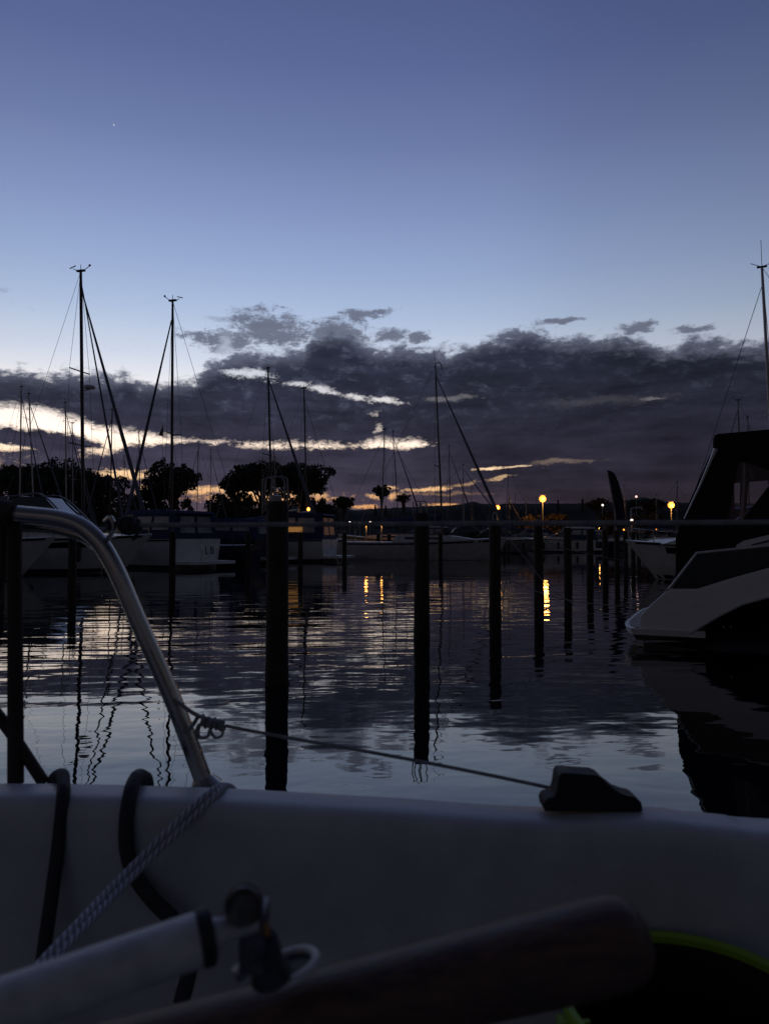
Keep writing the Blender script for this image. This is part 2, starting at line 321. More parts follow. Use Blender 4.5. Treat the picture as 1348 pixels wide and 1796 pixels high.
# ------------------------------------------------------------------ land, hill, quay
def land():
    mb = MB(); n = 60; xs = [-600+20*i for i in range(n+1)]
    def edge(x): return 112 + 10*math.sin(x*.021+1) + 3*math.sin(x*.11)
    vs = []
    for x in xs: vs += [(x, edge(x)-2.5, -.5), (x, edge(x), .75), (x, edge(x)+14, 1.15), (x, 420, 2.0), (x, 3400, 4)]
    mb.add(vs, [(i*5+j, (i+1)*5+j, (i+1)*5+j+1, i*5+j+1) for i in range(n) for j in range(4)])
    tag(mb.build('ground', M['land']), kind='structure')
    prof = [(-400, 903), (-100, 900), (200, 899), (400, 897), (505, 888), (540, 883), (575, 887), (620, 896), (660, 893), (720, 890), (790, 887), (815, 884), (828, 880), (845, 885), (900, 884), (960, 884), (1040, 884),
            (1110, 877), (1130, 873), (1150, 880), (1210, 883), (1400, 884), (1700, 890), (2000, 905)]
    mb = MB(); D = 260.; xs = np.arange(-400, 2000, 5); ys = np.interp(xs, [p[0] for p in prof], [p[1] for p in prof])
    vs = []
    for i, (x, y) in enumerate(zip(xs, ys)):
        p = P(x, y, D); zt = p.z + random.uniform(0, .35)
        for f, zf in ((-60, 0.), (-38, .25), (-18, .72), (0, 1.), (30, .9), (90, .3)):
            vs.append((p.x*(D+f)/D, D+f, 1.0 + (zt-1.0)*zf))
    n = len(xs); mb.add(vs, [(i*6+j, (i+1)*6+j, (i+1)*6+j+1, i*6+j+1) for i in range(n-1) for j in range(5)])
    tag(mb.build('hill', mat('dark hill', (.010, .011, .008), .95, var=.4, scale=.1, spec=.03)), kind='structure')
land()

# ------------------------------------------------------------------ foliage
def leaves(mb, c, r, n, size, flatz=1.):
    for _ in range(n):
        while True:
            q = Vector((random.uniform(-1, 1), random.uniform(-1, 1), random.uniform(-1, 1)))
            if .12 < q.length < 1: break
        q = q.normalized()*(q.length**.45)
        p = Vector((c[0]+q.x*r[0], c[1]+q.y*r[1], c[2]+q.z*r[2]))
        a = Vector((random.gauss(0, 1), random.gauss(0, 1), random.gauss(0, 1))).normalized(); b = a.orthogonal().normalized()
        s_ = size*random.uniform(.5, 1.4); w = s_*.55
        mb.add([p-a*s_, p+b*w, p+a*s_, p-b*w], [(0, 1, 2, 3)])
def tree(name, px, ytop, wpx, d, label, m='leaf', crown_bottom=870, group=None, n=2600, lobes=9, base=1.1, lean=0, leafs=.30):
    b = P(px, 900, d); T = P(px, ytop, d).z; cb_ = P(px, crown_bottom, d).z; rw = wpx/F*d/2
    root = empty(name, (b.x, d, base), 0, label, 'tree', group)
    tr = MB(); hh = T-base; cz = cb_-base
    tr.tube([(0, 0, -.2), (.05*rw, 0, cz*.5), (lean*.3, 0, cz), (lean*.6, 0, hh*.8)], [.034*hh*.6+.04, .026*hh*.6, .020*hh*.6, .006*hh], 7)
    fo = MB(); rh = (hh-cz)/2; mid = cz+rh
    for i in range(lobes):
        a = 2*math.pi*i/lobes + random.uniform(-.3, .3); rr = random.uniform(.35, .68) if i else 0
        c = (rw*rr*math.cos(a)+lean, rw*rr*math.sin(a)*.8, mid + rh*random.uniform(-.45, .5)*(1-rr*.4))
        q = random.uniform(.34, .5)
        tr.tube([(lean*.2, 0, cz*random.uniform(.6, 1.05)), ((c[0]+lean*.2)*.5, c[1]*.5, (cz+c[2])*.5-.1*rh), c], [.016*hh, .010*hh, .003*hh], 5)
        leaves(fo, c, (rw*q, rw*q, rh*q*1.1), n//lobes, leafs)
        for _ in range(9):      # twigs sticking out
            u = Vector((random.gauss(0, 1), random.gauss(0, .6), random.uniform(-.3, 1))).normalized(); e = Vector(c)+Vector((u.x*rw*q*1.25, u.y*rw*q*1.2, u.z*rh*q*1.35))
            leaves(fo, e, (rw*.10, rw*.10, rh*.10), 16, leafs*.9)
    if wpx > 40:
        for _ in range(16):
            c = (rw*random.uniform(-.8, .8)+lean, rw*random.uniform(-.5, .5), cz-rh*random.uniform(-.25, .32)); leaves(fo, c, (rw*.13, rw*.13, rh*.16), 45, leafs)
    tr.build('trunk', M['bark'], root); fo.build('crown', M[m], root, smooth=False)
    return root
GT = 'trees on the far shore'
tree('broadleaf_tree', -55, 812, 150, 125, 'dark leafy tree on the shore, cut by the left edge of the photo', group=GT, crown_bottom=906, n=3600)
tree('broadleaf_tree', 45, 800, 130, 122, 'tall dark tree behind the leftmost pair of thin masts', group=GT, crown_bottom=906, n=4200)
tree('broadleaf_tree', 112, 801, 120, 126, 'dark round tree left of the tallest mast with the radar', group=GT, crown_bottom=906, n=4200)
tree('broadleaf_tree', 172, 824, 92, 120, 'smaller dark tree just right of the tallest mast with the radar', group=GT, crown_bottom=904, n=3000)
tree('broadleaf_tree', 302, 806, 92, 118, 'round dark tree behind the second tallest mast', group=GT, crown_bottom=884, n=4800, lobes=11)
tree('broadleaf_tree', 266, 850, 46, 121, 'low ragged tree left of the round tree behind the second tallest mast', group=GT, crown_bottom=885, n=900)
tree('broadleaf_tree', 412, 833, 52, 125, 'small thin tree left of the wide spreading tree', group=GT, crown_bottom=868, n=1000, leafs=.24)
tree('spreading_tree', 460, 807, 122, 121, 'wide spreading tree behind the nearest piling, left half of the pair', group=GT, crown_bottom=876, n=4300, lobes=12)
tree('spreading_tree', 533, 808, 94, 121.5, 'spreading tree with a ragged right edge, right half of the pair', group=GT, crown_bottom=876, n=3600, lobes=11)
tree('round_tree', 603, 870, 36, 118, 'small round dark tree right of the orange lamp', group=GT, crown_bottom=896, n=1300, leafs=.22)
tree('round_tree', 669, 851, 30, 120, 'small spiky tree behind the mast in the middle of the photo', group=GT, crown_bottom=876, n=420, lobes=9, leafs=.22)
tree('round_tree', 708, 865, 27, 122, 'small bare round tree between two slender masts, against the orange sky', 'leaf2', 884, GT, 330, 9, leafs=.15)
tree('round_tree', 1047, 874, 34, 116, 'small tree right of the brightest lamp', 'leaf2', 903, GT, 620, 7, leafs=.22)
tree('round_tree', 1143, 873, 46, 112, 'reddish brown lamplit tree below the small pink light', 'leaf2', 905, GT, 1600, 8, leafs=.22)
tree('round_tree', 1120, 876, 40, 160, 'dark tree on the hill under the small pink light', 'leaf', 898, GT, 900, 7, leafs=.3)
def bush(px, ytop, wpx, d, label, m='leaf', n=1400, leafs=.26, hgt=None):
    b = P(px, ytop, d); rw = wpx/F*d/2; z0 = 1.0; hh = b.z-z0
    root = empty('bush', (b.x, d, z0), 0, label, 'bush', 'bushes along the far shore')
    fo = MB(); tr = MB()
    for i in range(6):
        x = rw*random.uniform(-.7, .7); leaves(fo, (x, 0, hh*random.uniform(.35, .62)), (rw*.42, 1.2, hh*.42), n//6, leafs)
        for _ in range(3): leaves(fo, (x+rw*random.uniform(-.3,.3), 0, hh*random.uniform(.6,.95)), (.6, .6, .5), 25, leafs)
        tr.tube([(x*.3, 0, -.1), (x, 0, hh*.6)], [.06, .02], 5)
    fo.build('foliage', M[m], root, smooth=False); tr.build('stem', M['bark'], root)
bush(236, 868, 70, 117, 'dark undergrowth left of the round tree')
bush(370, 866, 100, 119, 'dark undergrowth between the round tree and the spreading tree', n=2200)
bush(455, 874, 150, 117, 'dark undergrowth under the wide spreading tree', n=2800)
bush(120, 872, 260, 118, 'long dark undergrowth below the trees at the left', n=3000)
bush(550, 882, 96, 119, 'low dark undergrowth under the right spreading tree', n=900)
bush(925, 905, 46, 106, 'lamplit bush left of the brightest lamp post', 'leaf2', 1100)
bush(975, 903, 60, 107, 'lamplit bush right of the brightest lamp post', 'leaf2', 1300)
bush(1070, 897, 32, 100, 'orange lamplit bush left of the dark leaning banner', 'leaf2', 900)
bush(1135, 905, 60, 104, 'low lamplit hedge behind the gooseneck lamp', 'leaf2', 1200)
for x_, y_, w_, l_ in ((658, 886, 7, 'pointed small conifer on the hill left of the middle mast'), (676, 887, 6, 'pointed small conifer on the hill right of the middle mast'),
                       (978, 877, 5, 'tiny dark conifer on the hill right of the brightest lamp'), (1021, 874, 8, 'dark pointed conifer on the hill left of the small tree'), (893, 874, 6, 'thin dark conifer on the hill between the two lamps')):
    b = P(x_, 900, 245); tp = P(x_, y_, 245)
    root = empty('conifer', (b.x, 245, 6.), 0, l_, 'tree', 'conifers on the hill'); fo = MB(); hh = tp.z-6; rw = w_/F*245/2
    for i in range(10): leaves(fo, (0, 0, hh*(.2+.08*i)), (rw*(1-.09*i), rw*(1-.09*i), hh*.08), 34, .34)
    fo.build('crown', M['leaf'], root, smooth=False); MB().tube([(0, 0, -1), (0, 0, hh*.8)], [.2, .05], 6).build('trunk', M['bark'], root)

# ------------------------------------------------------------------ lamps
def lamp(px, py, d, mt, label, r=.17, energy=0, col=(1, .55, .18), base=0.9, goose=0, name='lamp_post', grp='lamps along the quay'):
    p = P(px, py, d); root = empty(name, (p.x, d, base), 0, label, 'street lamp', grp); h = p.z-base
    if goose:
        MB().tube(smooth_path([(0, 0, -.2), (0, 0, h-.35), (.05, 0, h+.05), (.9, 0, h+.12)]), .06, 8).build('post', M['post'], root)
        MB().sphere((.9, 0, h-.02), r*.8, 8, .6).build('lamp_head', M[mt], root)
    else:
        MB().tube([(0, 0, -.3), (0, 0, h-r*.7)], [.075, .05], 8).build('post', M['post'], root)
        MB().lathe([(.05, h-r*1.1), (r*.9, h-r*.6), (r*1.05, h+r*.6), (r*1.25, h+r*.75), (.03, h+r*1.15)], n=12).build('lamp_cap', M['post'], root) if False else None
        MB().sphere((0, 0, h), r, 8, .95).build('lamp_globe', M[mt], root)
        MB().lathe([(r*.55, h+r*.85), (r*.8, h+r*.95), (.03, h+r*1.35)], n=10).build('lamp_cap', M['post'], root)
    if energy:
        ld = bpy.data.lights.new(name+'_light', 'POINT'); ld.energy = energy*(.16 if energy > 500 else .10); ld.color = (1, .42, .09); ld.shadow_soft_size = r*1.2
        lo = bpy.data.objects.new('lamp_light', ld); COL.objects.link(lo); lo.parent = root; lo.location = (0, -r*1.6, h-r*.4)
    return root
lamp(951, 875, 104, 'sodium', 'brightest orange lamp on a pale post in front of the hill', .50, 2600)
lamp(872, 890, 96, 'sodium', 'orange lamp on a short pale post, left of the brightest one', .30, 1400)
lamp(1176, 886, 90, 'sodium', 'large orange lamp beside the motor yacht canopy', .40, 2200)
lamp(541, 893, 46, 'sodium', 'small orange lamp above the blue-topped motor boat', .11, 260, base=0.)
lamp(642, 921, 55.6, 'warm', 'low yellow dock light, left of the two on the cream boat', .11, 130, base=0.)
lamp(669, 921, 55.8, 'warm', 'low yellow dock light, right of the two beside the middle mast', .08, 80, base=0.)
lamp(1056, 886, 112, 'white', 'tiny white light in the small tree right of the brightest lamp', .16, 0)
lamp(1115, 871, 130, 'pink', 'tiny pink light on the hill right of the dark leaning banner', .2, 0)
lamp(1106, 893, 60, 'post', 'gooseneck lamp post with a pale lit stem', .12, 0, goose=1)
lamp(1107, 913, 58, 'white', 'small greenish white light at the foot of the gooseneck post', .12, 60, base=0)
for x_, y_, t_ in ((600, 917, 'leftmost'), (613, 916, 'second from the left'), (622, 918, 'third from the left'), (631, 918, 'fourth from the left'), (649, 916, 'rightmost')):
    lamp(x_, y_, 150, 'white', 'tiny white shore light, %s of the low row of five' % t_, .20, 0, name='shore_light', grp='row of tiny shore lights')
for x_, y_, d_, t_ in ((1005, 926, 84, 'warm'), (1050, 926, 88, 'warm'), (1093, 929, 80, 'sodium'), (1150, 928, 78, 'sodium')):
    lamp(x_, y_, d_, t_, {1005: 'faint dock light just right of the white cabin boat', 1050: 'faint dock light below the small shore tree', 1093: 'low orange dock light under the dark leaning banner', 1150: 'low orange dock light beside the blue-covered boat'}[x_], (.05 if x_ in (1005, 1050) else .08), 40, base=0, name='dock_light', grp='low dock lights')
# quay wall under the lamps
mb = MB()
for x in range(-2, 60): mb.box((x*2.0+1., 101.8, .45), (1.98, 1.2, 1.5))
tag(mb.build('quay_wall', M['stone'], smooth=False), 'low stone quay wall at the foot of the dark hill', 'quay wall')

# ------------------------------------------------------------------ boats: common pieces
def hull(L, B, fs, fb, rake=.9, trake=.25, stern=.82, n=15, full=2.4, z0=-.35, w0=1.):
    """hull as loft; returns mesh builder and half-beam / sheer functions; bow towards +x"""
    def hb(t):
        f = max(0, (t-.42)/.58); a = max(0, (.42-t)/.42); return B/2*(1-f**full)*(1-(1-stern)*a*a)
    def sh(t): return fs+(fb-fs)*t**1.6 - .06*math.sin(math.pi*t)
    mb = MB(); rows = []
    for i in range(n):
        t = i/(n-1); b = max(.015, hb(t)); z = sh(t); x = -L/2+L*t; pts = []
        for yy, zz in ((0, z0*(1-t**5)+.0), (.45, z0*.72*(1-t**4)), (.80, .02), (.90, .35*z), (.965, .7*z), (1., z)):
            y = b*(yy*(1-.35*t**3*(1-zz/z)) if yy < 1 else 1)
            xx = x - rake*(t**5)*(1-zz/z) - trake*((1-t)**6)*(zz/z-1)*-1*-1
            pts.append((xx + (trake*((1-t)**8)*(zz/z)), y, zz))
        rows.append(pts)
    k = len(rows[0]); vs = []
    for pts in rows: vs += pts + [(x, -y, z) for x, y, z in pts]
    fs_ = []
    for i in range(n-1):
        for s in (0, k):
            for j in range(k-1): fs_.append((i*2*k+s+j, (i+1)*2*k+s+j, (i+1)*2*k+s+j+1, i*2*k+s+j+1))
    fs_.append(tuple(range(k)) + tuple(range(2*k-1, k-1, -1)))
    mb.add(vs, fs_)
    return mb, hb, sh
def deck(L, hb, sh, trake=.25, n=15, drop=.02, lift=.06):
    mb = MB(); vs = []
    for i in range(n):
        t = i/(n-1); b = max(.01, hb(t)-.03); z = sh(t)-drop; x = -L/2+L*t + trake*((1-t)**8)
        vs += [(x, b, z), (x, 0, z+lift), (x, -b, z)]
    return mb.add(vs, [(i*3+j, (i+1)*3+j, (i+1)*3+j+1, i*3+j+1) for i in range(n-1) for j in range(2)])
def stripe(L, hb, sh, f0, f1, rake, trake, t0=.0, t1=.97, n=15, off=.006):
    mb = MB()
    for s in (1, -1):
        vs = []
        for i in range(n):
            t = t0+(t1-t0)*i/(n-1)
            for f in (f0, f1):
                z = sh(t)*f; b = max(.015, hb(t)); y = b*np.interp(f, [0, .35, .7, 1], [.80, .90, .965, 1.])
                yy = np.interp(f, [0, .35, .7, 1], [.80, .90, .965, 1.]); y = b*(yy*(1-.35*t**3*(1-f)) if yy < 1 else 1)
                x = -L/2+L*t - rake*(t**5)*(1-f) - trake*((1-t)**6)*(f-1) + trake*((1-t)**8)*f
                vs.append((x, s*(y+off), z))
        mb.add(vs, [(i*2, i*2+2, i*2+3, i*2+1) for i in range(n-1)])
    return mb
def house(prof, wb, wt, zb, zt):
    """profile in x,z extruded across the boat, narrower at the top"""
    w = lambda z: wb+(wt-wb)*min(1, max(0, (z-zb)/(zt-zb)))
    return MB().prism([(x, w(z), z) for x, z in prof], [(x, -w(z), z) for x, z in prof]), w
def panels(polys, w, off=.006, th=.01):
    mb = MB()
    for poly in polys:
        for s in (1, -1): mb.prism([(x, s*(w(z)+off), z) for x, z in poly], [(x, s*(w(z)+off-th), z) for x, z in poly])
    return mb
def rail(L, hb, sh, t0, t1, h=.5, n=6, r=.013, inset=.08):
    mb = MB()
    for s in (1, -1):
        pts = []
        for i in range(n):
            t = t0+(t1-t0)*i/(n-1); x = -L/2+L*t; y = s*max(.02, hb(t)-inset); z = sh(t)
            pts.append((x, y, z+h)); mb.tube([(x, y, z-.02), (x, y, z+h)], r, 5)
        mb.tube(pts, r, 6)
    return mb

# ------------------------------------------------------------------ sailing boats
GS = 'moored sailing boats'
def sailboat(px, pxt, ytop, d, sgn, J, label, ang=22, dark=False, spread=(.52,), furl=True, hullm='gel_old', topkind='vane', rad=0, covered=True, thick=1., fs=.95, fb=1.25, group=GS, coach=True, backs=1, inner=0.):
    base = P(px, 943, d); topp = P(pxt, ytop, d); Hm = topp.z
    rz = R(-ang) if sgn > 0 else R(180-ang)     # bow direction
    L = J/math.cos(R(ang))/.37; Jl = .37*L; xm = L/2-Jl-.25; B = .30*L
    c = Vector((base.x, d, 0)) - Vector((math.cos(rz), math.sin(rz), 0))*xm
    root = empty('sailboat', c, rz, label, 'sailboat', group)
    hb_, hbf, shf = hull(L, B, fs, fb, .7, -.25, .7); hb_.build('hull', M[hullm], root)
    deck(L, hbf, shf, -.25).build('deck', M['gel_old'], root)
    stripe(L, hbf, shf, .84, .93, .7, -.25).build('stripe', M['navy'], root)
    zt = fs+.42
    if coach:
        prof = [(xm-.30*L, fs-.05), (xm-.28*L, zt-.02), (xm+.05*L, zt-.04), (xm+.20*L, fs+.16), (xm+.24*L, fs-.02)]
        cb_, w = house(prof, B*.30, B*.24, fs, zt); cb_.build('cabin', M['gel_old'], root)
        panels([[(xm-.22*L, fs+.16), (xm-.22*L, fs+.29), (xm-.02*L, fs+.27), (xm+.03*L, fs+.14)]], w).build('cabin_window', M['glass'], root)
    # mast
    ml = Vector((topp.x-base.x, 0, 0)); ml.rotate(Matrix.Rotation(-rz, 3, 'Z'))
    r = .0085*Hm*.62*thick
    mt = 'dkalu' if dark else 'alu'
    A = Vector((xm, 0, fs)); T = Vector((xm+ml.x, ml.y, Hm))
    mast = MB().tube([A, A.lerp(T, .5), A.lerp(T, .9), T], [r, r, r*.9, r*.75], 8, flat=.8).build('mast', M[mt], root)
    for f in spread:
        sm = MB(); p = A.lerp(T, f); sm.tube([p+Vector((-.12, B*.30*(1.15-f*.4), .05)), p, p+Vector((-.12, -B*.30*(1.15-f*.4), .05))], .022*thick+.004, 6); sm.build('spreader', M[mt], mast)
    hm = MB(); k_ = Hm/11
    if topkind == 'vane':
        hm.box(T+Vector((0, 0, .03)), (.34*k_, .14, .07)); hm.tube([T+Vector((.1, 0, 0)), T+Vector((.34*k_, .08, .20*k_))], .014*k_, 5); hm.sphere(T+Vector((.34*k_, .08, .22*k_)), .045*k_, 6)
        hm.tube([T+Vector((-.1, 0, 0)), T+Vector((-.28*k_, -.1, .10*k_))], .014*k_, 5); hm.tube([T+Vector((-.42*k_, -.1, .12*k_)), T+Vector((-.16*k_, -.1, .20*k_))], .02*k_, 5)
        hm.tube([T, T+Vector((0, 0, .26*k_))], .012*k_, 5)
    elif topkind == 'hook':
        hm.tube(smooth_path([T, T+Vector((.1, 0, .12)), T+Vector((.32, 0, .06)), T+Vector((.42, 0, -.35))]), .03, 6); hm.tube([T, T+Vector((-.1, 0, 1.0))], .013, 5)
    elif topkind == 'aerial':
        hm.tube([T, T+Vector((.02, 0, 1.0*k_))], .012, 5); hm.box(T, (.4, .12, .06)); hm.tube([T, T+Vector((.45, .1, .18))], .015, 5); hm.tube([T, T+Vector((-.5, -.1, .2))], .015, 5)
    else:
        hm.box(T, (.22*k_, .1, .06)); hm.tube([T, T+Vector((-.06, 0, .3*k_))], .012*k_, 5)
    hm.build('masthead', M['dkalu'], mast)
    if rad:
        p = A.lerp(T, rad); q = MB(); q.lathe([(.05, -.07), (.26, -.06), (.27, .04), (.2, .09), (.02, .1)], tuple(p+Vector((.42, 0, .02))), 12); q.box(p+Vector((.2, 0, -.1)), (.4, .06, .05)); q.build('radar', M['gel_old'], root)
    # rigging
    bow = Vector((L/2-.08, 0, shf(1)+.02)); st = Vector((-L/2+.15, 0, shf(0)+.05)); ft = A.lerp(T, .94)
    if furl:
        a, b = bow+Vector((0, 0, .35)), ft.lerp(bow, .02)
        MB().tube([a, a.lerp(b, .08), a.lerp(b, .5), b], [.05*thick, .085*thick, .062*thick, .026*thick], 7).build('furled_sail', M['sail'], root)
    if inner:
        a = Vector((xm+(L/2-xm)*inner, 0, shf(.9)+.2)); b = A.lerp(T, .97)
        MB().tube([a, a.lerp(b, .08), a.lerp(b, .5), b], [.04, .06, .045, .02], 7).build('furled_sail', M['sail'], root)
    MB().tube([bow, ft], .014, 5).build('forestay', M['wire'], root)
    wr = .0085+d*.00006
    for s in ((1, -1) if backs == 2 else (0,)):
        MB().tube([T, T.lerp(st, .75), st+Vector((0, s*B*.25, 0))], wr, 4).build('backstay', M['wire'], root)
    for s in (1, -1):
        sp_ = A.lerp(T, spread[-1])+Vector((-.12, s*B*.30*(1.15-spread[-1]*.4), .05)); q = MB()
        q.tube([T, sp_, Vector((xm-.15, s*hbf(.6)*.92, fs+.05))], wr, 4); q.tube([A.lerp(T, spread[0]), Vector((xm-.35, s*hbf(.6)*.92, fs+.05))], wr, 4); q.build('shroud', M['wire'], root)
    bz = fs+1.15; bl = .36*L
    bo = MB().tube([(xm-.1, 0, bz), (xm-bl, 0, bz+.05)], .055, 8).build('boom', M[mt], root)
    if covered: MB().tube([(xm-.05, 0, bz+.5), (xm-.25, 0, bz+.28), (xm-bl*.6, 0, bz+.17), (xm-bl+.05, 0, bz+.12)], [.10, .17, .14, .08], 8, flat=1.2).build('sail_cover', M['canvas'], bo)
    rail(L, hbf, shf, .06, .97, .55, 7, .010).build('guard_rail', M['wire'], root)
    return root
B1 = sailboat(147, 142, 476, 35, 1, 3.2, 'sailing boat with the tallest mast, carrying a radar dome', 15, dark=True, spread=(.36, .63), topkind='vane', rad=.57, thick=1.25, backs=2, inner=.64)
B2 = sailboat(301, 303, 528, 36, -1, 2.5, 'sailing boat with the second tallest mast and a small flag in its rigging', 18, dark=True, spread=(.45,), topkind='vane', thick=1.15, hullm='navy')
fl = MB(); q = P(286, 765, 35.2); fl.add([q, q+Vector((.0, 0, .55)), q+Vector((-.16, 0, .06)), q+Vector((-.22, .03, .03))], [(0, 1, 3), (0, 3, 2)]); fl.tube([q+Vector((0, 0, -2.2)), q+Vector((0, 0, .6))], .008, 4)
fl.build('courtesy_flag', M['navy'], B2, world=True)
sailboat(478, 470, 645, 42, 1, 2.6, 'sailing boat whose pale mast rises behind the nearest piling', 20, dark=True, spread=(.5,), topkind='plain', hullm='navy', thick=1.25)
sailboat(484, 481, 788, 66, 1, 2.4, 'small sailing boat with a short mast just behind the nearest piling', 20, topkind='none')
sailboat(539, 533, 681, 47, 1, 2.4, 'sailing boat with a pale mast above the blue-topped motor boat', 25, dark=True, spread=(.5,), topkind='vane', furl=False)
sailboat(668, 674, 753, 58, -1, 3.2, 'cream sailing boat bow-left under the two yellow dock lights', 10, dark=True, spread=(.5,), topkind='vane', hullm='cream', fs=1.15, fb=1.55, furl=False)
sailboat(700, 689, 756, 64, 1, 2.2, 'sailing boat with a slim mast just right of the cream sailing boat mast', 20, dark=True, topkind='plain', thick=.85)
sailboat(776, 763, 640, 43.5, 1, 3.4, 'sailing boat with a tall black mast and hooked masthead aerial', 16, dark=True, spread=(.42,), topkind='hook', hullm='gel_old', thick=1.05, fs=1.05, fb=1.3)
sailboat(790, 787, 782, 74, 1, 2.6, 'sailing boat with a short pale mast right of the tall black mast', 20, dark=True, topkind='plain', thick=.8)
sailboat(814, 812, 815, 66, 1, 4.0, 'green hulled sailing boat between the two middle pilings', 8, topkind='none', hullm='green', thick=.8, fs=1.05, fb=1.35)
sailboat(885, 891, 822, 90, -1, 2.8, 'small sailing boat with a leaning thin mast near the orange lamp', 20, dark=True, topkind='none', thick=.8, furl=False)
sailboat(894, 893, 872, 100, 1, 2.4, 'tiny sailing boat with a short mast between the orange lamp and the brightest lamp', 20, topkind='none', thick=.8, furl=False)
sailboat(921, 922, 870, 98, -1, 2.4, 'tiny sailing boat with a pale short mast left of the brightest lamp', 20, topkind='none', thick=.9, furl=False)
# left forest of masts
sailboat(34, 38, 678, 62, 1, 3., 'sailing boat with the leftmost thin mast', 20, topkind='plain', thick=.95)
sailboat(62, 51, 690, 58, 1, 3.4, 'sailing boat with the second mast from the left, leaning left', 20, topkind='none', thick=.95)
sailboat(117, 115, 706, 64, 1, 2.8, 'sailing boat with a thin mast just left of the tallest mast', 20, topkind='plain', thick=.9)
sailboat(129, 127, 742, 74, 1, 2.8, 'sailing boat with a short mast beside the tallest mast', 20, topkind='vane', thick=.8)
sailboat(193, 197, 718, 62, -1, 2.6, 'sailing boat with a thin mast midway between the two tallest masts', 20, dark=True, topkind='none', thick=.85)
sailboat(219, 218, 799, 92, 1, 2.4, 'distant sailing boat with a stub mast left of the round tree', 20, dark=True, topkind='none', thick=.8)
sailboat(246, 244, 756, 76, 1, 2.4, 'sailing boat with a thin dark mast right of the bright gap between trees', 20, dark=True, topkind='plain', thick=.8)
sailboat(345, 348, 778, 80, -1, 2.4, 'sailing boat with a thin mast at the right edge of the round tree', 20, dark=True, topkind='plain', thick=.8)
sailboat(368, 370, 788, 84, 1, 2.4, 'sailing boat with a thin mast between the round tree and the small thin tree', 20, topkind='plain', thick=.8)
# right
sailboat(1362, 1335, 468, 32, -1, 3.4, 'sailing boat whose mast leans in from the right edge of the photo', 25, dark=False, spread=(.55,), topkind='aerial', thick=1.25, furl=False)
sailboat(1301, 1293, 702, 62, -1, 2.8, 'sailing boat behind the motor yacht canopy, taller of two thin masts', 20, dark=True, topkind='vane', thick=.9)
sailboat(1314, 1310, 730, 66, 1, 2.6, 'sailing boat behind the motor yacht canopy, shorter of two thin masts', 20, dark=True, topkind='plain', thick=.9)
sailboat(1095, 1094, 852, 96, -1, 2.4, 'distant sailing boat with a thin mast right beside the dark leaning banner', 20, topkind='vane', thick=.8, furl=False)
sailboat(1187, 1187, 845, 60, 1, 2.2, 'sailing boat with a stub mast above the large orange lamp', 15, dark=True, topkind='none', thick=1.2, furl=False)
for i, (x_, xt, yt, dd) in enumerate(((827, 826, 850, 110), (858, 860, 868, 118), (902, 903, 866, 126), (940, 940, 872, 122), (1150, 1150, 868, 74))):
    sailboat(x_, xt, yt, dd, 1 if i % 2 else -1, 2.3, ['tiny far sailing boat between green hull and orange lamp', 'far sailing boat with a stub mast left of the orange lamp', 'far sailing boat with a stub mast right of the orange lamp', 'far sailing boat with a stub mast just left of the brightest lamp', 'sailing boat with a lamplit mast beside the gooseneck lamp'][i], 20, topkind='none', thick=.8, furl=False, dark=(i != 4))

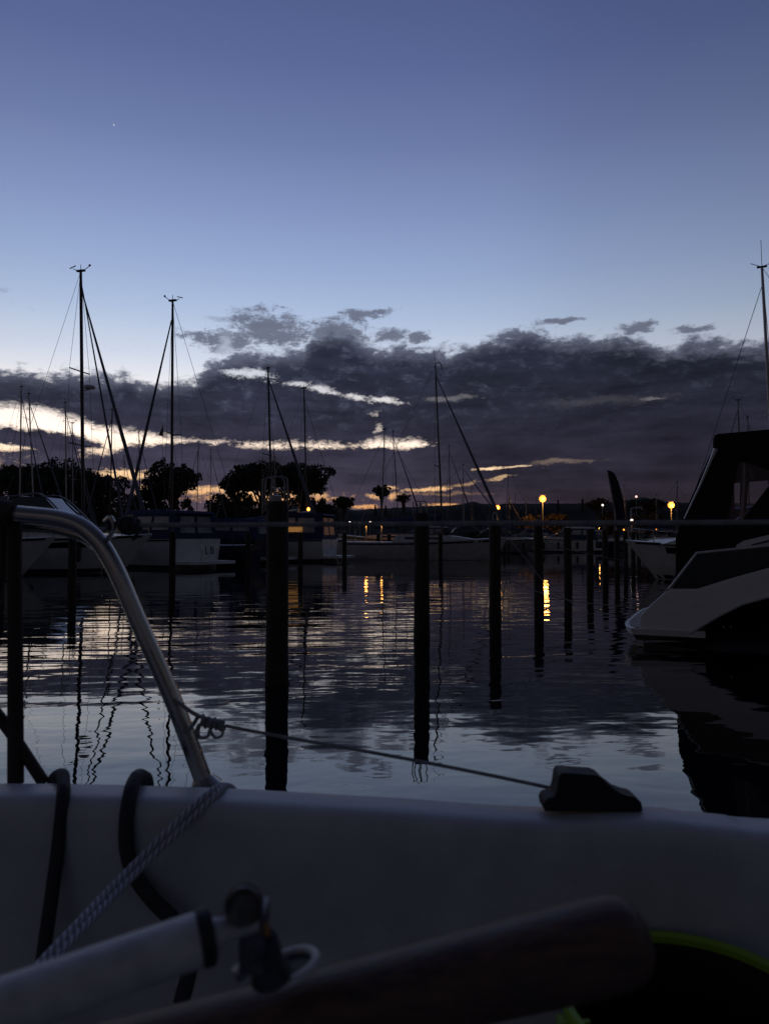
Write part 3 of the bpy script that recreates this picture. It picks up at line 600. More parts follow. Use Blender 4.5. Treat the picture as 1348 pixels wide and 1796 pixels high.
# ------------------------------------------------------------------ motor boats
GM = 'moored motor boats'
def cruiser(c, rz, L, B, label, kind='hardtop', fs=1.2, fb=1.5, hullm='gel', cover='canvas', stripes=True, plat=True, htop=1.35, rake=1.1, group=GM, letters=None, so=0.):
    root = empty('motor_boat', c, rz, label, 'motor boat', group)
    tr = -.35 if False else .45
    hb_, hbf, shf = hull(L, B, fs, fb, rake, .35, .92, full=3.); hb_.build('hull', M[hullm], root)
    deck(L, hbf, shf, .35).build('deck', M['gel'], root)
    stripe(L, hbf, shf, .93, .985, rake, .35, off=.025).build('rub_rail', M['rubber'], root)
    stripe(L, hbf, shf, .02, .12, rake, .35).build('boot_stripe', M['navy'], root)
    if stripes: stripe(L, hbf, shf, .72, .88, rake, .35, .12, .86, off=.012).build('hull_window', M['black'], root)
    if plat:
        p = MB().prism([(-L/2-.75, B*.36, .32), (-L/2-.6, B*.44, .32), (-L/2+.4, B*.45, .32), (-L/2+.4, -B*.45, .32), (-L/2-.6, -B*.44, .32), (-L/2-.75, -B*.36, .32)],
                       [(-L/2-.75, B*.36, .20), (-L/2-.6, B*.44, .20), (-L/2+.4, B*.45, .20), (-L/2+.4, -B*.45, .20), (-L/2-.6, -B*.44, .20), (-L/2-.75, -B*.36, .20)])
        p.build('swim_platform', M['gel'], root)
        q = MB()
        for s in (-.25, .05): q.tube(smooth_path([(-L/2-.02, B*s, .32), (-L/2-.1, B*s, .75), (-L/2-.04, B*s, 1.05)]), .018, 6)
        q.build('ladder', M['steel'], root)
    z = fs
    fp = [(-.04*L, z-.05), (-.04*L, z+.28), (.10*L, z+.26), (.30*L, z+.12+(fb-fs)*.5), (.38*L, z-.02+(fb-fs)*.5)]
    cab, w = house(fp, B*.36, B*.30, z, z+.4); cab.build('foredeck_cabin', M['gel'], root)
    if kind in ('hardtop', 'canopy'):
        top = z+htop; col = M[cover] if kind == 'canopy' else M['gel']
        # windscreen: raked frame with panes
        wf, wl = house([(-.05*L, z+.25), (-.13*L, top-.12), (-.10*L, top-.12), (.13*L, z+.22)], B*.37, B*.30, z, top); wf.build('windscreen', M['glass'], root)
        fr = MB()
        for s in (1, -1):
            fr.tube([(.135*L, s*B*.32, z+.2), (-.09*L, s*B*.29, top-.1)], .03, 6); fr.tube([(-.06*L, s*B*.375, z+.22), (-.14*L, s*B*.305, top-.1)], .025, 6)
        fr.tube([(.135*L, B*.32, z+.2), (.15*L, 0, z+.2), (.135*L, -B*.32, z+.2)], .03, 6); fr.tube([(.15*L, 0, z+.2), (-.085*L, 0, top-.06)], .025, 6)
        fr.build('windscreen_frame', M['alu'], root)
        rp, wr = house([(-.46*L, top-.16), (-.45*L, top-.05), (-.25*L, top+.04), (-.10*L, top), (-.05*L, top-.1), (-.1*L, top-.14)], B*.37, B*.32, top-.2, top); rp.build('roof', col, root)
        # side canvas with clear panes
        sc, ws = house([(-.455*L, z-.02), (-.44*L, top-.15), (-.13*L, top-.13), (-.06*L, z+.24), (-.06*L, z-.02)], B*.40, B*.345, z, top); sc.build('enclosure', M['bcanvas'] if cover == 'bcanvas' else M[cover], root)
        for pl_ in ([(-.40*L, z+.38), (-.395*L, top-.30), (-.29*L, top-.28), (-.28*L, z+.38)], [(-.26*L, z+.38), (-.27*L, top-.28), (-.16*L, top-.27), (-.12*L, z+.42)]):
            for s in (1, -1): MB().prism([(x, s*(ws(zz)+.006), zz) for x, zz in pl_], [(x, s*(ws(zz)-.004), zz) for x, zz in pl_]).build('side_pane', M['vin2'], root)
        for a, b in ((-.30, -.03), (.03, .30)):
            q = MB()
            xa = lambda zz: -.455*L + .015*L*(zz-z)/(top-z) - .012
            q.prism([(xa(z+.25), B*a, z+.25), (xa(z+.25), B*b, z+.25), (xa(top-.3), B*b*.93, top-.28), (xa(top-.3), B*a*.93, top-.28)], [(xa(z+.25)+.02, B*a, z+.25), (xa(z+.25)+.02, B*b, z+.25), (xa(top-.3)+.02, B*b*.93, top-.28), (xa(top-.3)+.02, B*a*.93, top-.28)])
            q.build('rear_pane', M['vin2'], root)
    elif kind == 'screen':
        top = z+(htop-.4); i0 = len(root.children)
        wf, wl = house([(-.30*L, z+.3), (-.24*L, top-.25), (-.14*L, top), (-.02*L, top-.02), (.14*L, z+.26)], B*.37, B*.25, z, top); wf.build('windscreen', M['glass'], root)
        fr = MB()
        for s in (1, -1):
            fr.tube(smooth_path([(-.32*L, s*B*.37, z+.3), (-.25*L, s*B*.33, top-.22), (-.14*L, s*B*.26, top+.03), (-.02*L, s*B*.255, top+.01), (.14*L, s*B*.35, z+.27)]), .035, 6)
            for f in (.02, .07): fr.tube([(f*L, s*B*.30, z+.66-f*4), ((f+.045)*L, s*B*.365, z+.27)], .018, 5)
        fr.tube([(-.14*L, B*.26, top+.02), (-.14*L, -B*.26, top+.02)], .03, 6); fr.tube([(.14*L, B*.35, z+.27), (.155*L, 0, z+.27), (.14*L, -B*.35, z+.27)], .03, 6)
        fr.build('windscreen_frame', M['alu'], root)
        for o_s in [o for o in root.children if o.name.split('.')[0] in ('windscreen', 'windscreen_frame')]: o_s.location.x += so*L
        sc, ws = house([(-.46*L, z-.02), (-.44*L, z+.62), (-.30*L, z+.72), (-.27*L, z+.30), (-.27*L, z-.02)], B*.40, B*.32, z, z+.7); sc.build('cockpit_cover', M['bcanvas'], root)
    q = rail(L, hbf, shf, .52, .985, .42, 6, .013); q.build('bow_rail', M['steel'], root)
    for t in (.3, .55, .74):
        for s in (1, -1): q = MB(); q.lathe([(.02, -.32), (.10, -.24), (.11, .18), (.05, .28), (.02, .3)], (-L/2+L*t, s*(hbf(t)+.12), fs-.52), 8); q.build('fender', M['rubber'], root)
    return root, hbf, shf
M['vin2'] = mat('cloudy vinyl pane', (.30, .30, .31), .25, var=.3, scale=1.5)
cruiser((-14.9, 23.6, 0), R(8), 8.5, 2.9, 'white motor boat cut off by the left edge, its raked bow nearest', 'screen', 1.15, 1.32)
cruiser((-13.0, 28.2, 0), R(-2), 8.4, 3.1, 'white motor cruiser with a raked windscreen behind the stern rail', 'screen', 1.25, 1.42, htop=1.98, so=.07)
C_, _, _ = cruiser((-11.1, 33.3, 0), R(180-32), 8.2, 3.0, 'white motor cruiser with blue canopy and clear rear window, stern with swim platform', 'canopy', 1.25, 1.4, htop=1.22, stripes=False)
cruiser((-9.3, 38.5, 0), R(180-20), 8., 2.8, 'dark hulled motor boat with blue cover between the canopied cruiser and the nearest piling', 'canopy', 1.25, 1.4, 'navy', stripes=False, htop=1.0)
E_, _, _ = cruiser((-6.8, 41.6, 0), R(180-14), 8.6, 3.0, 'white motor boat with blue top and arch next to the small orange lamp', 'canopy', 1.2, 1.35, htop=1.45, stripes=False)
for s in (1, -1): arch = MB(); arch.tube(smooth_path([(.02*8.6, s*1.28, 1.5), (-.06*8.6, s*1.27, 2.1), (-.18*8.6, s*1.2, 2.65), (-.30*8.6, s*1.15, 2.8)]), .10, 8, flat=.5); arch.build('arch', M['gel'], E_)
lc = MB(); lc.box((-2.0, 1.21, 1.86), (1.5, .015, .5)); lc.build('lamplit_pane', mat('painted lamplight pane', (.5, .3, .12), .3, var=.3, scale=2., emis=(1., .45, .12), est=.22), E_)  # lamp's orange light on the pane, put into its colour and glow
cruiser((10.75, 23.6, 0), R(180+6), 6.4, 2.5, 'white motor boat with blue cover moored beyond the big motor yacht', 'canopy', 1.05, 1.2, htop=1.25, stripes=True, plat=False, rake=1.0)
cruiser((15.6, 66, 0), R(175), 6.5, 2.6, 'small white cabin boat right of the fourth piling', 'hardtop', 1.15, 1.3, stripes=False, htop=1.1)
cruiser((20.0, 70, 0), R(10), 6.5, 2.6, 'dark low motor boat between the fourth and fifth pilings', 'canopy', .95, 1.1, 'navy', stripes=False, htop=.9)
cruiser((26.0, 76, 0), R(172), 6.8, 2.6, 'small motor boat with a dark cover beyond the far pilings at the right', 'canopy', 1., 1.15, 'grey', 'bcanvas', False, htop=.9)
cruiser((9.7, 62, 0), R(5), 6.8, 2.6, 'grey motor boat left of the fourth piling under the orange lamp', 'screen', 1.1, 1.25, 'grey', stripes=False)
cruiser((31.0, 80, 0), R(8), 6.6, 2.6, 'low motor boat under the orange dock light at the right', 'screen', 1., 1.15, 'gel_old', stripes=False)

cruiser((2.5, 66, 0), R(183), 6.6, 2.6, 'small white cabin boat just left of the second piling, behind the cream sailing boat', 'hardtop', 1.2, 1.35, stripes=False, htop=1.15)
cruiser((7.4, 63, 0), R(6), 6.8, 2.6, 'white open motor boat just right of the second piling', 'screen', 1.15, 1.3, stripes=False, htop=1.5)
cruiser((13.6, 74, 0), R(178), 6.4, 2.5, 'white cabin boat between the third and fourth pilings, under the orange lamp', 'canopy', 1.1, 1.25, 'gel_old', stripes=False, htop=1.0)
cruiser((23.0, 88, 0), R(184), 6.4, 2.5, 'distant pale cabin boat between the fifth and sixth pilings', 'hardtop', 1.1, 1.25, 'gel_old', stripes=False, htop=1.1)
# registration letters on the canopied cruiser's stern, as far as the photograph lets them be read
def letter(strokes_, y0, z0, hgt):
    mb = MB(); xx = -4.1+.335
    for st_ in strokes_: mb.tube([(xx, y0-a*hgt, z0+b*hgt) for a, b in st_], .016, 5)
    mb.build('letter', M['stripe'], C_)
letter([[(0, 1), (0, 0), (.5, 0)]], -.50, .62, .30)
letter([[(0, 0), (0, 1), (.4, .95), (.45, .72), (.36, .53), (0, .5)], [(.36, .53), (.55, .36), (.5, .08), (.38, 0), (0, 0)]], -.80, .62, .30)

# ------------------------------------------------------------------ dark leaning banner on a pole
bn_ = empty('banner_flag', (P(1086, 943, 34).x, 34, 0), 0, 'dark tapered banner leaning left above the far pilings', 'banner')
pts = [(1064, 825), (1071, 826), (1078, 831), (1084, 846), (1090, 868), (1094, 890), (1096, 915), (1096, 925), (1080, 925), (1077, 900), (1072, 872), (1067, 846)]
MB().prism([P(x, y, 34) for x, y in pts], [P(x, y, 34)+Vector((.03, .06, 0)) for x, y in pts]).build('banner', M['navy'], bn_, world=True)
MB().tube([P(1079, 975, 33.96), P(1078, 900, 33.96), P(1072, 866, 33.96), P(1064, 824, 33.96)], [.05, .04, .03, .02], 7).build('pole', M['alu'], bn_, world=True)

# ------------------------------------------------------------------ pilings
def piling(x, d, h, r, label, hooks=0, n=14, lean=0.):
    root = empty('mooring_piling', (x, d, 0), random.uniform(0, 6), label, 'piling', 'wooden mooring pilings')
    mb = MB(); pr = [(r*1.06, -1.2), (r*1.07, 0), (r*1.05, .12)] + [(r*random.uniform(.975, 1.02), .2+(h-.28)*i/7) for i in range(8)] + [(r*.985, h-.02), (r*.93, h)]
    mb.lathe(pr, n=n, jit=.018); mb.build('post', M['wood'], root)
    root.rotation_euler = (lean, lean*.6, root.rotation_euler.z)
    if hooks:
        root.rotation_euler = (0, 0, 0)
        if hooks == 1:
            hk = [(-.085, .0, .21, .05), (-.03, .02, .22, .085), (.02, -.02, .22, .07)]
        else: hk = [(-.045, 0, .15, .035), (.02, 0, .15, .045)]
        for (cx, cy, hh, w) in hk:
            MB().tube(smooth_path([(cx-w, cy, h-.08), (cx-w, cy, h+hh-.05), (cx-w*.6, cy, h+hh), (cx+w*.6, cy, h+hh), (cx+w, cy, h+hh-.05), (cx+w, cy, h-.05)]), .0075, 6).build('hook', M['post'], root)
        if hooks == 1:
            MB().lathe([(.055, h), (.055, h+.05), (.03, h+.06)], (-.02, 0, 0), 12).build('hook_base', M['post'], root)
        else:
            MB().tube([(-.11, 0, h-.02), (-.11, 0, h+.15)], .008, 6).build('pin', M['post'], root)
    else:
        MB().tube(smooth_path([(-.04, 0, h-.03), (-.04, 0, h+.10), (0, 0, h+.13), (.04, 0, h+.10), (.04, 0, h-.03)], 4), .008, 5).build('hook', M['post'], root)
ords = ['nearest and thickest', 'second', 'third', 'fourth', 'fifth', 'sixth', 'seventh', 'eighth', 'ninth', 'tenth', 'eleventh']
rowR = [(487, 6.62, 880), (739, 9.6, 900), (867, 12.3, 912), (944, 15.5, 919), (995, 18.6, 922), (1033, 21.9, 924), (1060, 25.2, 926), (1081, 28.4, 927), (1096, 31.6, 928), (1109, 34.8, 929), (1119, 38.2, 930)]
for i, (px, d, yt) in enumerate(rowR):
    p = P(px, yt, d)
    lb = 'nearest and thickest dark wooden piling, with steel hooks on top' if i == 0 else ('second dark piling from the camera, with a hooked loop and a pin on top' if i == 1 else '%s dark wooden piling from the camera in the right-hand row' % ords[i])
    piling(p.x, d, p.z if i < 2 else 1.56+random.uniform(-.03, .03), .100, lb, 1 if i == 0 else (2 if i == 1 else 0), lean=random.uniform(-.012, .012))
rowL = [(3, 19.6, 'leftmost dark piling at the left edge, behind the rail post'), (128, 19.1, 'dark piling in front of the raked bow, seen under the stern rail'), (303, 24, 'dark piling in front of the blue-canopied cruiser'), (435, 28.5, 'dark piling left of the nearest piling, before the dark hull'), (527, 32.7, 'dark piling in front of the blue-topped motor boat'),
        (604, 35, 'dark piling right of the blue-topped motor boat stern'), (663, 46, 'taller thin piling before the cream sailing boat'), (682, 47.6, 'shorter thin piling before the cream sailing boat'), (772, 41, 'thin piling right of the second large piling')]
for px, d, lb in rowL:
    p = P(px, 943, d); piling(p.x, d, 1.5, .105 if d < 40 else .12, lb, n=10)
for px, d, lb in ((805, 60, 'far thin piling before the green hull, left one'), (833, 61, 'far thin piling before the green hull, right one'), (884, 60, 'far thin piling just right of the third large piling'), (905, 64, 'far thin piling midway between the third and fourth large pilings'), (922, 66, 'far thin piling left of the fourth large piling'), (968, 66, 'far thin piling before the white cabin boat'), (981, 67, 'far thin piling right of the white cabin boat')):
    p = P(px, 943, d); piling(p.x, d, 1.15, .10, lb, n=8)
P3 = P(867, 925, 12.3); P4 = P(944, 925, 15.5)

# ------------------------------------------------------------------ big motor yacht at the right
A = Vector((2.79, 8.9, 0)); e1 = Vector((.906, -.423, 0)); e2 = Vector((.423, .906, 0)); BW = 3.1
def onside(px, py, off=0.):
    """pixel -> (distance along the yacht, height) on its near side plane, inboard by off"""
    o = A + e2*off; r = ray(px, py); n = e2
    t = (o-Vector((0, 0, H))).dot(n)/r.dot(n); p = Vector((0, 0, H)) + r*t
    return (p-o).dot(e1), p.z
def yp(s, z, w): return A + e1*s + e2*w + Vector((0, 0, z))
def taper(s): return 0. if s < 4 else BW/2*min(.98, ((s-4)/5)**1.8)
Y = empty('motor_yacht', A + e1*3 + e2*BW/2, math.atan2(-.423, .906), 'large white and black motor yacht with black canopy at the right', 'motor yacht')
def yprism(poly, name, m, w0=0., w1=0., smooth=False, bev=0.):
    a = []; b = []
    poly2 = []
    for i, (s, z) in enumerate(poly):      # add extra points on long runs so the bow tapers smoothly
        s2, z2 = poly[(i+1) % len(poly)]; k_ = max(1, int(abs(s2-s)/.5))
        for j in range(k_): poly2.append((s+(s2-s)*j/k_, z+(z2-z)*j/k_))
    for s, z in poly2:
        fl_ = .10*max(0, 1.1-z)*max(0., min(1, .6))
        a.append(yp(s, z, w0+taper(s)+fl_*.5)); b.append(yp(s, z, BW-w1-taper(s)-fl_*.5))
    o = MB().prism(a, b).build(name, m, Y, world=True, smooth=False)
    if bev:
        md = o.modifiers.new('b', 'BEVEL'); md.width = bev; md.segments = 2; md.limit_method = 'ANGLE'; md.angle_limit = R(50)
    return o
o_ = onside
far_s = 9.0
white = [o_(1121, 1095), o_(1122, 1080), o_(1140, 1061), o_(1168, 1036), o_(1176, 1033), o_(1222, 1033), o_(1286, 1013), o_(1348, 996), (3.2, 1.22), (far_s, 1.9),
         (far_s, 1.0), (3.2, .86), o_(1348, 1046), o_(1300, 1059), o_(1257, 1081), o_(1209, 1109), o_(1121, 1106)]
white = [p for p in white]
lower = [o_(1105, 1109), o_(1205, 1111), o_(1209, 1110), o_(1257, 1082), o_(1300, 1060), o_(1348, 1047), (3.2, .855), (far_s, .995), (far_s-.6, -.3), (.25, -.3), (.22, .06)]
hw = [o_(1175, 1032), o_(1222, 972), o_(1348, 959), (3.2, 1.52), (far_s-.5, 1.95), (far_s, 1.9), (3.2, 1.22), o_(1348, 996), o_(1286, 1013), o_(1222, 1032.5)]
yprism(white, 'hull', M['gel'], 0., 0., bev=.02)
yprism(lower, 'lower_hull', M['black'], .025, .025)
yprism(hw, 'side_glazing', M['black'], .03, .03)
# thin bright trim along the glazing's raked edge and top
t_ = [yp(*o_(1172, 1033), .015), yp(*o_(1221, 970), .015), yp(*o_(1348, 957), .015), yp(3.2, 1.53, .0)]
MB().tube(t_, .016, 8).build('trim', M['gel_old'], Y, world=True)
bs0, bs1 = o_(1098, 1121), o_(1348, 1133)
bs = [(.2, .085), (far_s-.8, .14), (far_s-.8, .02), (.2, .01)]
MB().prism([yp(s, z, .045+taper(s)) for s, z in bs], [yp(s, z, .075+taper(s)) for s, z in bs]).build('boot_stripe', M['boot'], Y, world=True)
tr_ = [o_(1209, 1110), o_(1257, 1081.5), o_(1300, 1059.5), o_(1348, 1046.5), (3.2, .862), (far_s-.3, 1.0)]
MB().tube([yp(s, z, .005+taper(s)) for s, z in tr_], .018, 6).build('chine_trim', M['gel_old'], Y, world=True)
# cockpit coaming seen at the right
cw = [o_(1288, 964, .25), o_(1291, 956, .25), o_(1302, 949, .25), o_(1348, 938, .25), (2.8, 1.62), (5., 1.85), (5., 1.4), (2.8, 1.35)]
MB().prism([yp(s, z, .25) for s, z in cw], [yp(s, z, .6) for s, z in cw]).build('coaming', M['gel'], Y, world=True, smooth=False)
sl = [o_(1316, 955, .24), o_(1348, 946.5, .24), (2.0, o_(1348, 946)[1]+.02), (2.0, o_(1348, 950)[1]), o_(1348, 950, .24), o_(1318, 956.5, .24)]
MB().prism([yp(s, z, .24) for s, z in sl[:2]+sl[4:]], [yp(s, z, .26) for s, z in sl[:2]+sl[4:]]).build('coaming_slot', M['stripe'], Y, world=True, smooth=False)
# platform
zP = .225
def plat_outline(z, ins=0.):
    pts = []
    n = 18
    for i in range(n+1):
        w = ins + (BW-2*ins)*i/n; f = (2*i/n-1); s = ins*.9 + .42*abs(f)**5*.35*(1 if True else 0)
        pts.append(yp(s, z, w))
    return pts + [yp(.96, z, BW-ins), yp(.96, z, ins)]
MB().prism(plat_outline(zP), plat_outline(zP-.075, .02)).build('swim_platform', M['gel'], Y, world=True, smooth=False)
MB().prism(plat_outline(zP+.012, .055), plat_outline(zP+.002, .055)).build('platform_teak', M['teak'], Y, world=True, smooth=False)
MB().prism(plat_outline(zP-.08, .06), plat_outline(-.02, .25)).build('platform_bracket', M['black'], Y, world=True, smooth=False)
# cleat and stern light fittings on the transom corner
q = MB(); c0 = yp(*o_(1166, 1037), .03); c0.z += .02
q.tube([c0-e1*.07, c0+e1*.07], .012, 6); q.tube([c0-Vector((0, 0, .03)), c0], .012, 6); q.build('cleat', M['steel'], Y, world=True)
q = MB()
for x_ in (1268, 1281):
    s, z = o_(x_, 1100); q.sphere(yp(s, z, .02), .012, 6)
q.build('exhaust_fitting', M['steel'], Y, world=True)
# canopy with windows
CI = .38
can = [o_(1184, 1014, CI), o_(1184, 944, CI), o_(1197, 905, CI), o_(1216, 862, CI), o_(1249, 786, CI), o_(1250, 769, CI), o_(1253, 763, CI), o_(1258, 761, CI), o_(1348, 753, CI), (3.6, o_(1348, 753, CI)[1]+.03), (5.2, 2.55), (6.2, 1.7), (6.2, 1.25), (2.6, 1.15)]
h1 = [o_(1294, 809, CI), o_(1275, 912, CI), o_(1300, 913, CI), o_(1348, 851, CI), (1.95, o_(1348, 851, CI)[1]+.05), (1.95, o_(1348, 826, CI)[1]+.10), o_(1348, 824, CI), o_(1309, 812, CI)]
h2 = [(2.6, 1.75), (2.6, 2.35), (4.2, 2.3), (4.9, 1.75)]
def side_panel(w, th, name, outer, holes):
    rings = [[yp(s, z, w) for s, z in outer]] + [[yp(s, z, w) for s, z in h] for h in holes]
    tri = tessellate_polygon(rings); flat_ = [p for r_ in rings for p in r_]; n = len(flat_)
    mb = MB(); fs = [tuple(t) for t in tri] + [tuple(i+n for i in t)[::-1] for t in tri]; k0 = 0
    for r_ in rings:
        m_ = len(r_); fs += [(k0+i, k0+(i+1) % m_, k0+(i+1) % m_+n, k0+i+n) for i in range(m_)]; k0 += m_
    mb.add(flat_+[p+e2*th for p in flat_], fs); mb.build(name, M['bcanvas'], Y, world=True, smooth=False)
side_panel(CI, .02, 'canopy_side', can, [h1, h2])
farh = [(1.30, 1.52), (1.30, 2.10), (4.0, 2.25), (4.9, 1.75), (4.0, 1.45)]
side_panel(BW-CI, .02, 'canopy_side', can, [farh])
roofp = can[4:11]
a = [yp(s, z, CI) for s, z in roofp]; mid_ = [yp(s, z+.10, BW/2) for s, z in roofp]; b = [yp(s, z, BW-CI+.02) for s, z in roofp]; n = len(roofp)
rm = MB().add(a+mid_+b+[p-Vector((0, 0, .02)) for p in a+mid_+b], [(i+k*n, i+1+k*n, i+1+(k+1)*n, i+(k+1)*n) for k in (0, 1, 3, 4) for i in range(n-1)]); rm.build('canopy_roof', M['bcanvas'], Y, world=True)
aft = can[0:5]
a = [yp(s, z, CI) for s, z in aft]; b = [yp(s, z, BW-CI+.02) for s, z in aft]; n = len(aft)
MB().add(a+b, [(i, i+1, i+1+n, i+n) for i in range(n-1)]).build('canopy_back', M['bcanvas'], Y, world=True, smooth=False)
MB().prism([yp(s, z, CI+.008) for s, z in h1], [yp(s, z, CI+.012) for s, z in h1]).build('canopy_window', M['vinyl'], Y, world=True, smooth=False)
MB().tube([yp(*o_(1254, 787, CI-.03), CI-.03), yp(*o_(1246, 806, CI-.03), CI-.03), yp(*o_(1226, 853, CI-.03), CI-.03), yp(*o_(1199, 910, CI-.03), CI-.03)], [.028, .018, .013, .010], 6).build('zip_flap', M['gel'], Y, world=True)
q = MB(); q.tube([yp(*o_(1304, 795, CI+.05), CI+.05), yp(*o_(1303, 860, CI+.05), CI+.05), yp(*o_(1299, 915, CI+.05), CI+.05)], .020, 8); q.tube([yp(*o_(1306, 797, CI+.2), CI+.2), yp(*o_(1318, 840, CI+.2), CI+.2)], .03, 6)
q.build('canopy_pole', M['post'], Y, world=True)
q = MB().prism([yp(*o_(x, y, CI+.06), CI+.06) for x, y in ((1305, 798), (1316, 838), (1311, 848), (1309, 885), (1302, 910), (1296, 880), (1298, 830))], [yp(*o_(x, y, CI+.06), CI+.09) for x, y in ((1305, 798), (1316, 838), (1311, 848), (1309, 885), (1302, 910), (1296, 880), (1298, 830))]); q.build('curtain', M['bcanvas'], Y, world=True, smooth=False)
# helm seats/dash silhouette inside
MB().prism([yp(s, z, 1.0) for s, z in ((1.6, 1.2), (1.6, 1.55), (2.3, 1.75), (3.5, 1.8), (3.5, 1.2))], [yp(s, z, 2.0) for s, z in ((1.6, 1.2), (1.6, 1.55), (2.3, 1.75), (3.5, 1.8), (3.5, 1.2))]).build('helm_seat', M['rubber'], Y, world=True, smooth=False)

# ------------------------------------------------------------------ mooring lines in the middle distance
def line(pts, r, m, label, grp='mooring lines', cat='rope', name='mooring_line', n=6):
    mb = MB().tube(smooth_path(pts, 10), r, n); return tag(mb.build(name, M[m], None), label, cat, grp)
cl_ = c0
line([P(870, 1003, 12.35), P(905, 1022, 11.9), P(955, 1042, 11.4), P(1010, 1055, 11.), P(1075, 1062, 10.4), P(1110, 1058, 10.2), P(1158, 1040, 10.0)], .007, 'grope', 'slack mooring line sagging from the third piling to the yacht stern')
line([P(880, 928, 12.4), P(925, 985, 11.8), P(962, 1030, 11.3), P(1003, 1058, 10.9)], .0065, 'grope', 'slanting line from the top of the third piling down to the slack mooring line')
line([P(935, 937, 15.5), P(960, 950, 16.), P(1000, 965, 18.), P(1060, 977, 21.), P(1118, 988, 22.8)], .010, 'grope', 'thin line running from the fourth piling to the blue-covered boat')

# ------------------------------------------------------------------ own boat
OB = empty('own_sailboat', (0, .6, 0), 0, 'white sailing boat the photo is taken from: gunwale, stern rail and tiller', 'sailboat')
def gd(x): return 1.043 - .112*(x+.542)          # distance ahead of the gunwale's outer edge
def gpt(px, py):
    d = 1.0
    for _ in range(6): d = gd((px-674)/F*d)
    return P(px, py, d)
ge = [(0, 1371), (150, 1372), (400, 1379), (560, 1388), (700, 1396), (840, 1406), (950, 1411), (1040, 1410), (1140, 1411), (1190, 1417), (1260, 1424), (1348, 1432)]
path = [gpt(x, y) for x, y in ge]
p0, p1 = path[0], path[-1]
path = [p0+(p0-path[1]).normalized()*k_ + Vector((0, -.06*k_*k_, -.0*k_)) for k_ in (2.4, 1.6, .9, .4)] + path + [p1+(p1-path[-2]).normalized()*k_ + Vector((0, -.03*k_*k_, .05*k_)) for k_ in (.4, .9, 1.6, 2.6)]
path = smooth_path(path, 4)
# profile: (towards the camera, up)
prof = [(-.22, -1.15), (-.16, -.75), (-.05, -.40), (-.004, -.06), (.0, -.012), (.003, -.004), (.008, .0), (.025, .001), (.045, .001), (.056, .0), (.062, -.0025), (.067, -.007), (.070, -.014), (.072, -.025), (.0735, -.05), (.083, -.36), (.086, -.385), (.105, -.395)]
vs = []; k_ = len(prof)
for i, p in enumerate(path):
    t = (path[min(i+1, len(path)-1)]-path[max(i-1, 0)]); nrm = Vector((t.y, -t.x, 0)).normalized()
    for a, z in prof: vs.append(p + nrm*a + Vector((0, 0, z)))
MB().add(vs, [(i*k_+j, (i+1)*k_+j, (i+1)*k_+j+1, i*k_+j+1) for i in range(len(path)-1) for j in range(k_-1)]).build('hull', M['gel_deck'], OB, world=True)
MB().box((0.2, .60, .545), (5.0, .66, .03)).build('seat', M['seat'], OB, world=True, smooth=False)
MB().box((0.2, -.86, .60), (5.0, .05, .72)).box((.2, -.62, .545), (5., .5, .03)).build('far_coaming', M['gel_deck'], OB, world=True, smooth=False)
MB().box((0.2, .27, .33), (5.0, .03, .40)).box((.2, -.3, .13), (5., 1.2, .03)).build('cockpit_floor', M['gel_deck'], OB, world=True, smooth=False)
# stern rail
def D(px): return 1.075 if px < 400 else 1.0
rp = [(-120, 878), (-60, 892), (0, 899), (40, 903), (93, 908), (125, 915), (150, 928), (176, 953), (196, 985), (215, 1024), (240, 1083), (270, 1150), (312, 1248), (358, 1372), (366, 1392)]
RAIL = MB().tube(smooth_path([P(x, y, 1.075-.00003*(x-200)) for x, y in rp], 5), .0126, 16).build('stern_rail', M['steel'], OB, world=True)
MB().tube(smooth_path([P(-120, 900, 1.12), P(0, 921, 1.12), (P(80, 924, 1.12)), P(140, 938, 1.11), P(170, 956, 1.10)], 5), .009, 10).build('lower_rail', M['steel'], OB, world=True)
MB().tube([P(25, 915, 1.09), P(27, 1100, 1.085), P(28, 1374, 1.075)], [.0105, .0105, .0112], 12).build('rail_post', M['leather'], OB, world=True)
MB().tube([P(-60, 1180, 1.09), P(20, 1285, 1.085), P(78, 1374, 1.075)], .0085, 12).build('rail_brace', M['leather'], OB, world=True)
MB().tube(smooth_path([P(-40, 893, 1.075), P(-10, 897, 1.075), P(22, 901, 1.075)], 3), .019, 14).build('rail_padding', M['leather'], OB, world=True)
MB().tube([P(-30, 1010, 1.10), P(-2, 1060, 1.10), P(6, 1000, 1.10), P(8, 915, 1.10)], .006, 8).build('rail_strap', M['leather'], OB, world=True)
# eye on the rail holding the lifeline
MB().tube(smooth_path([P(180, 950, 1.07), P(190, 945, 1.065), P(200, 925, 1.06), P(194, 908, 1.06), P(184, 915, 1.062)], 6), .0036, 8).build('eye', M['steel'], RAIL, world=True)
MB().tube([P(356, 1362, 1.073), P(361, 1379, 1.073)], [.0142, .024], 16).build('rail_foot', M['steel'], RAIL, world=True)
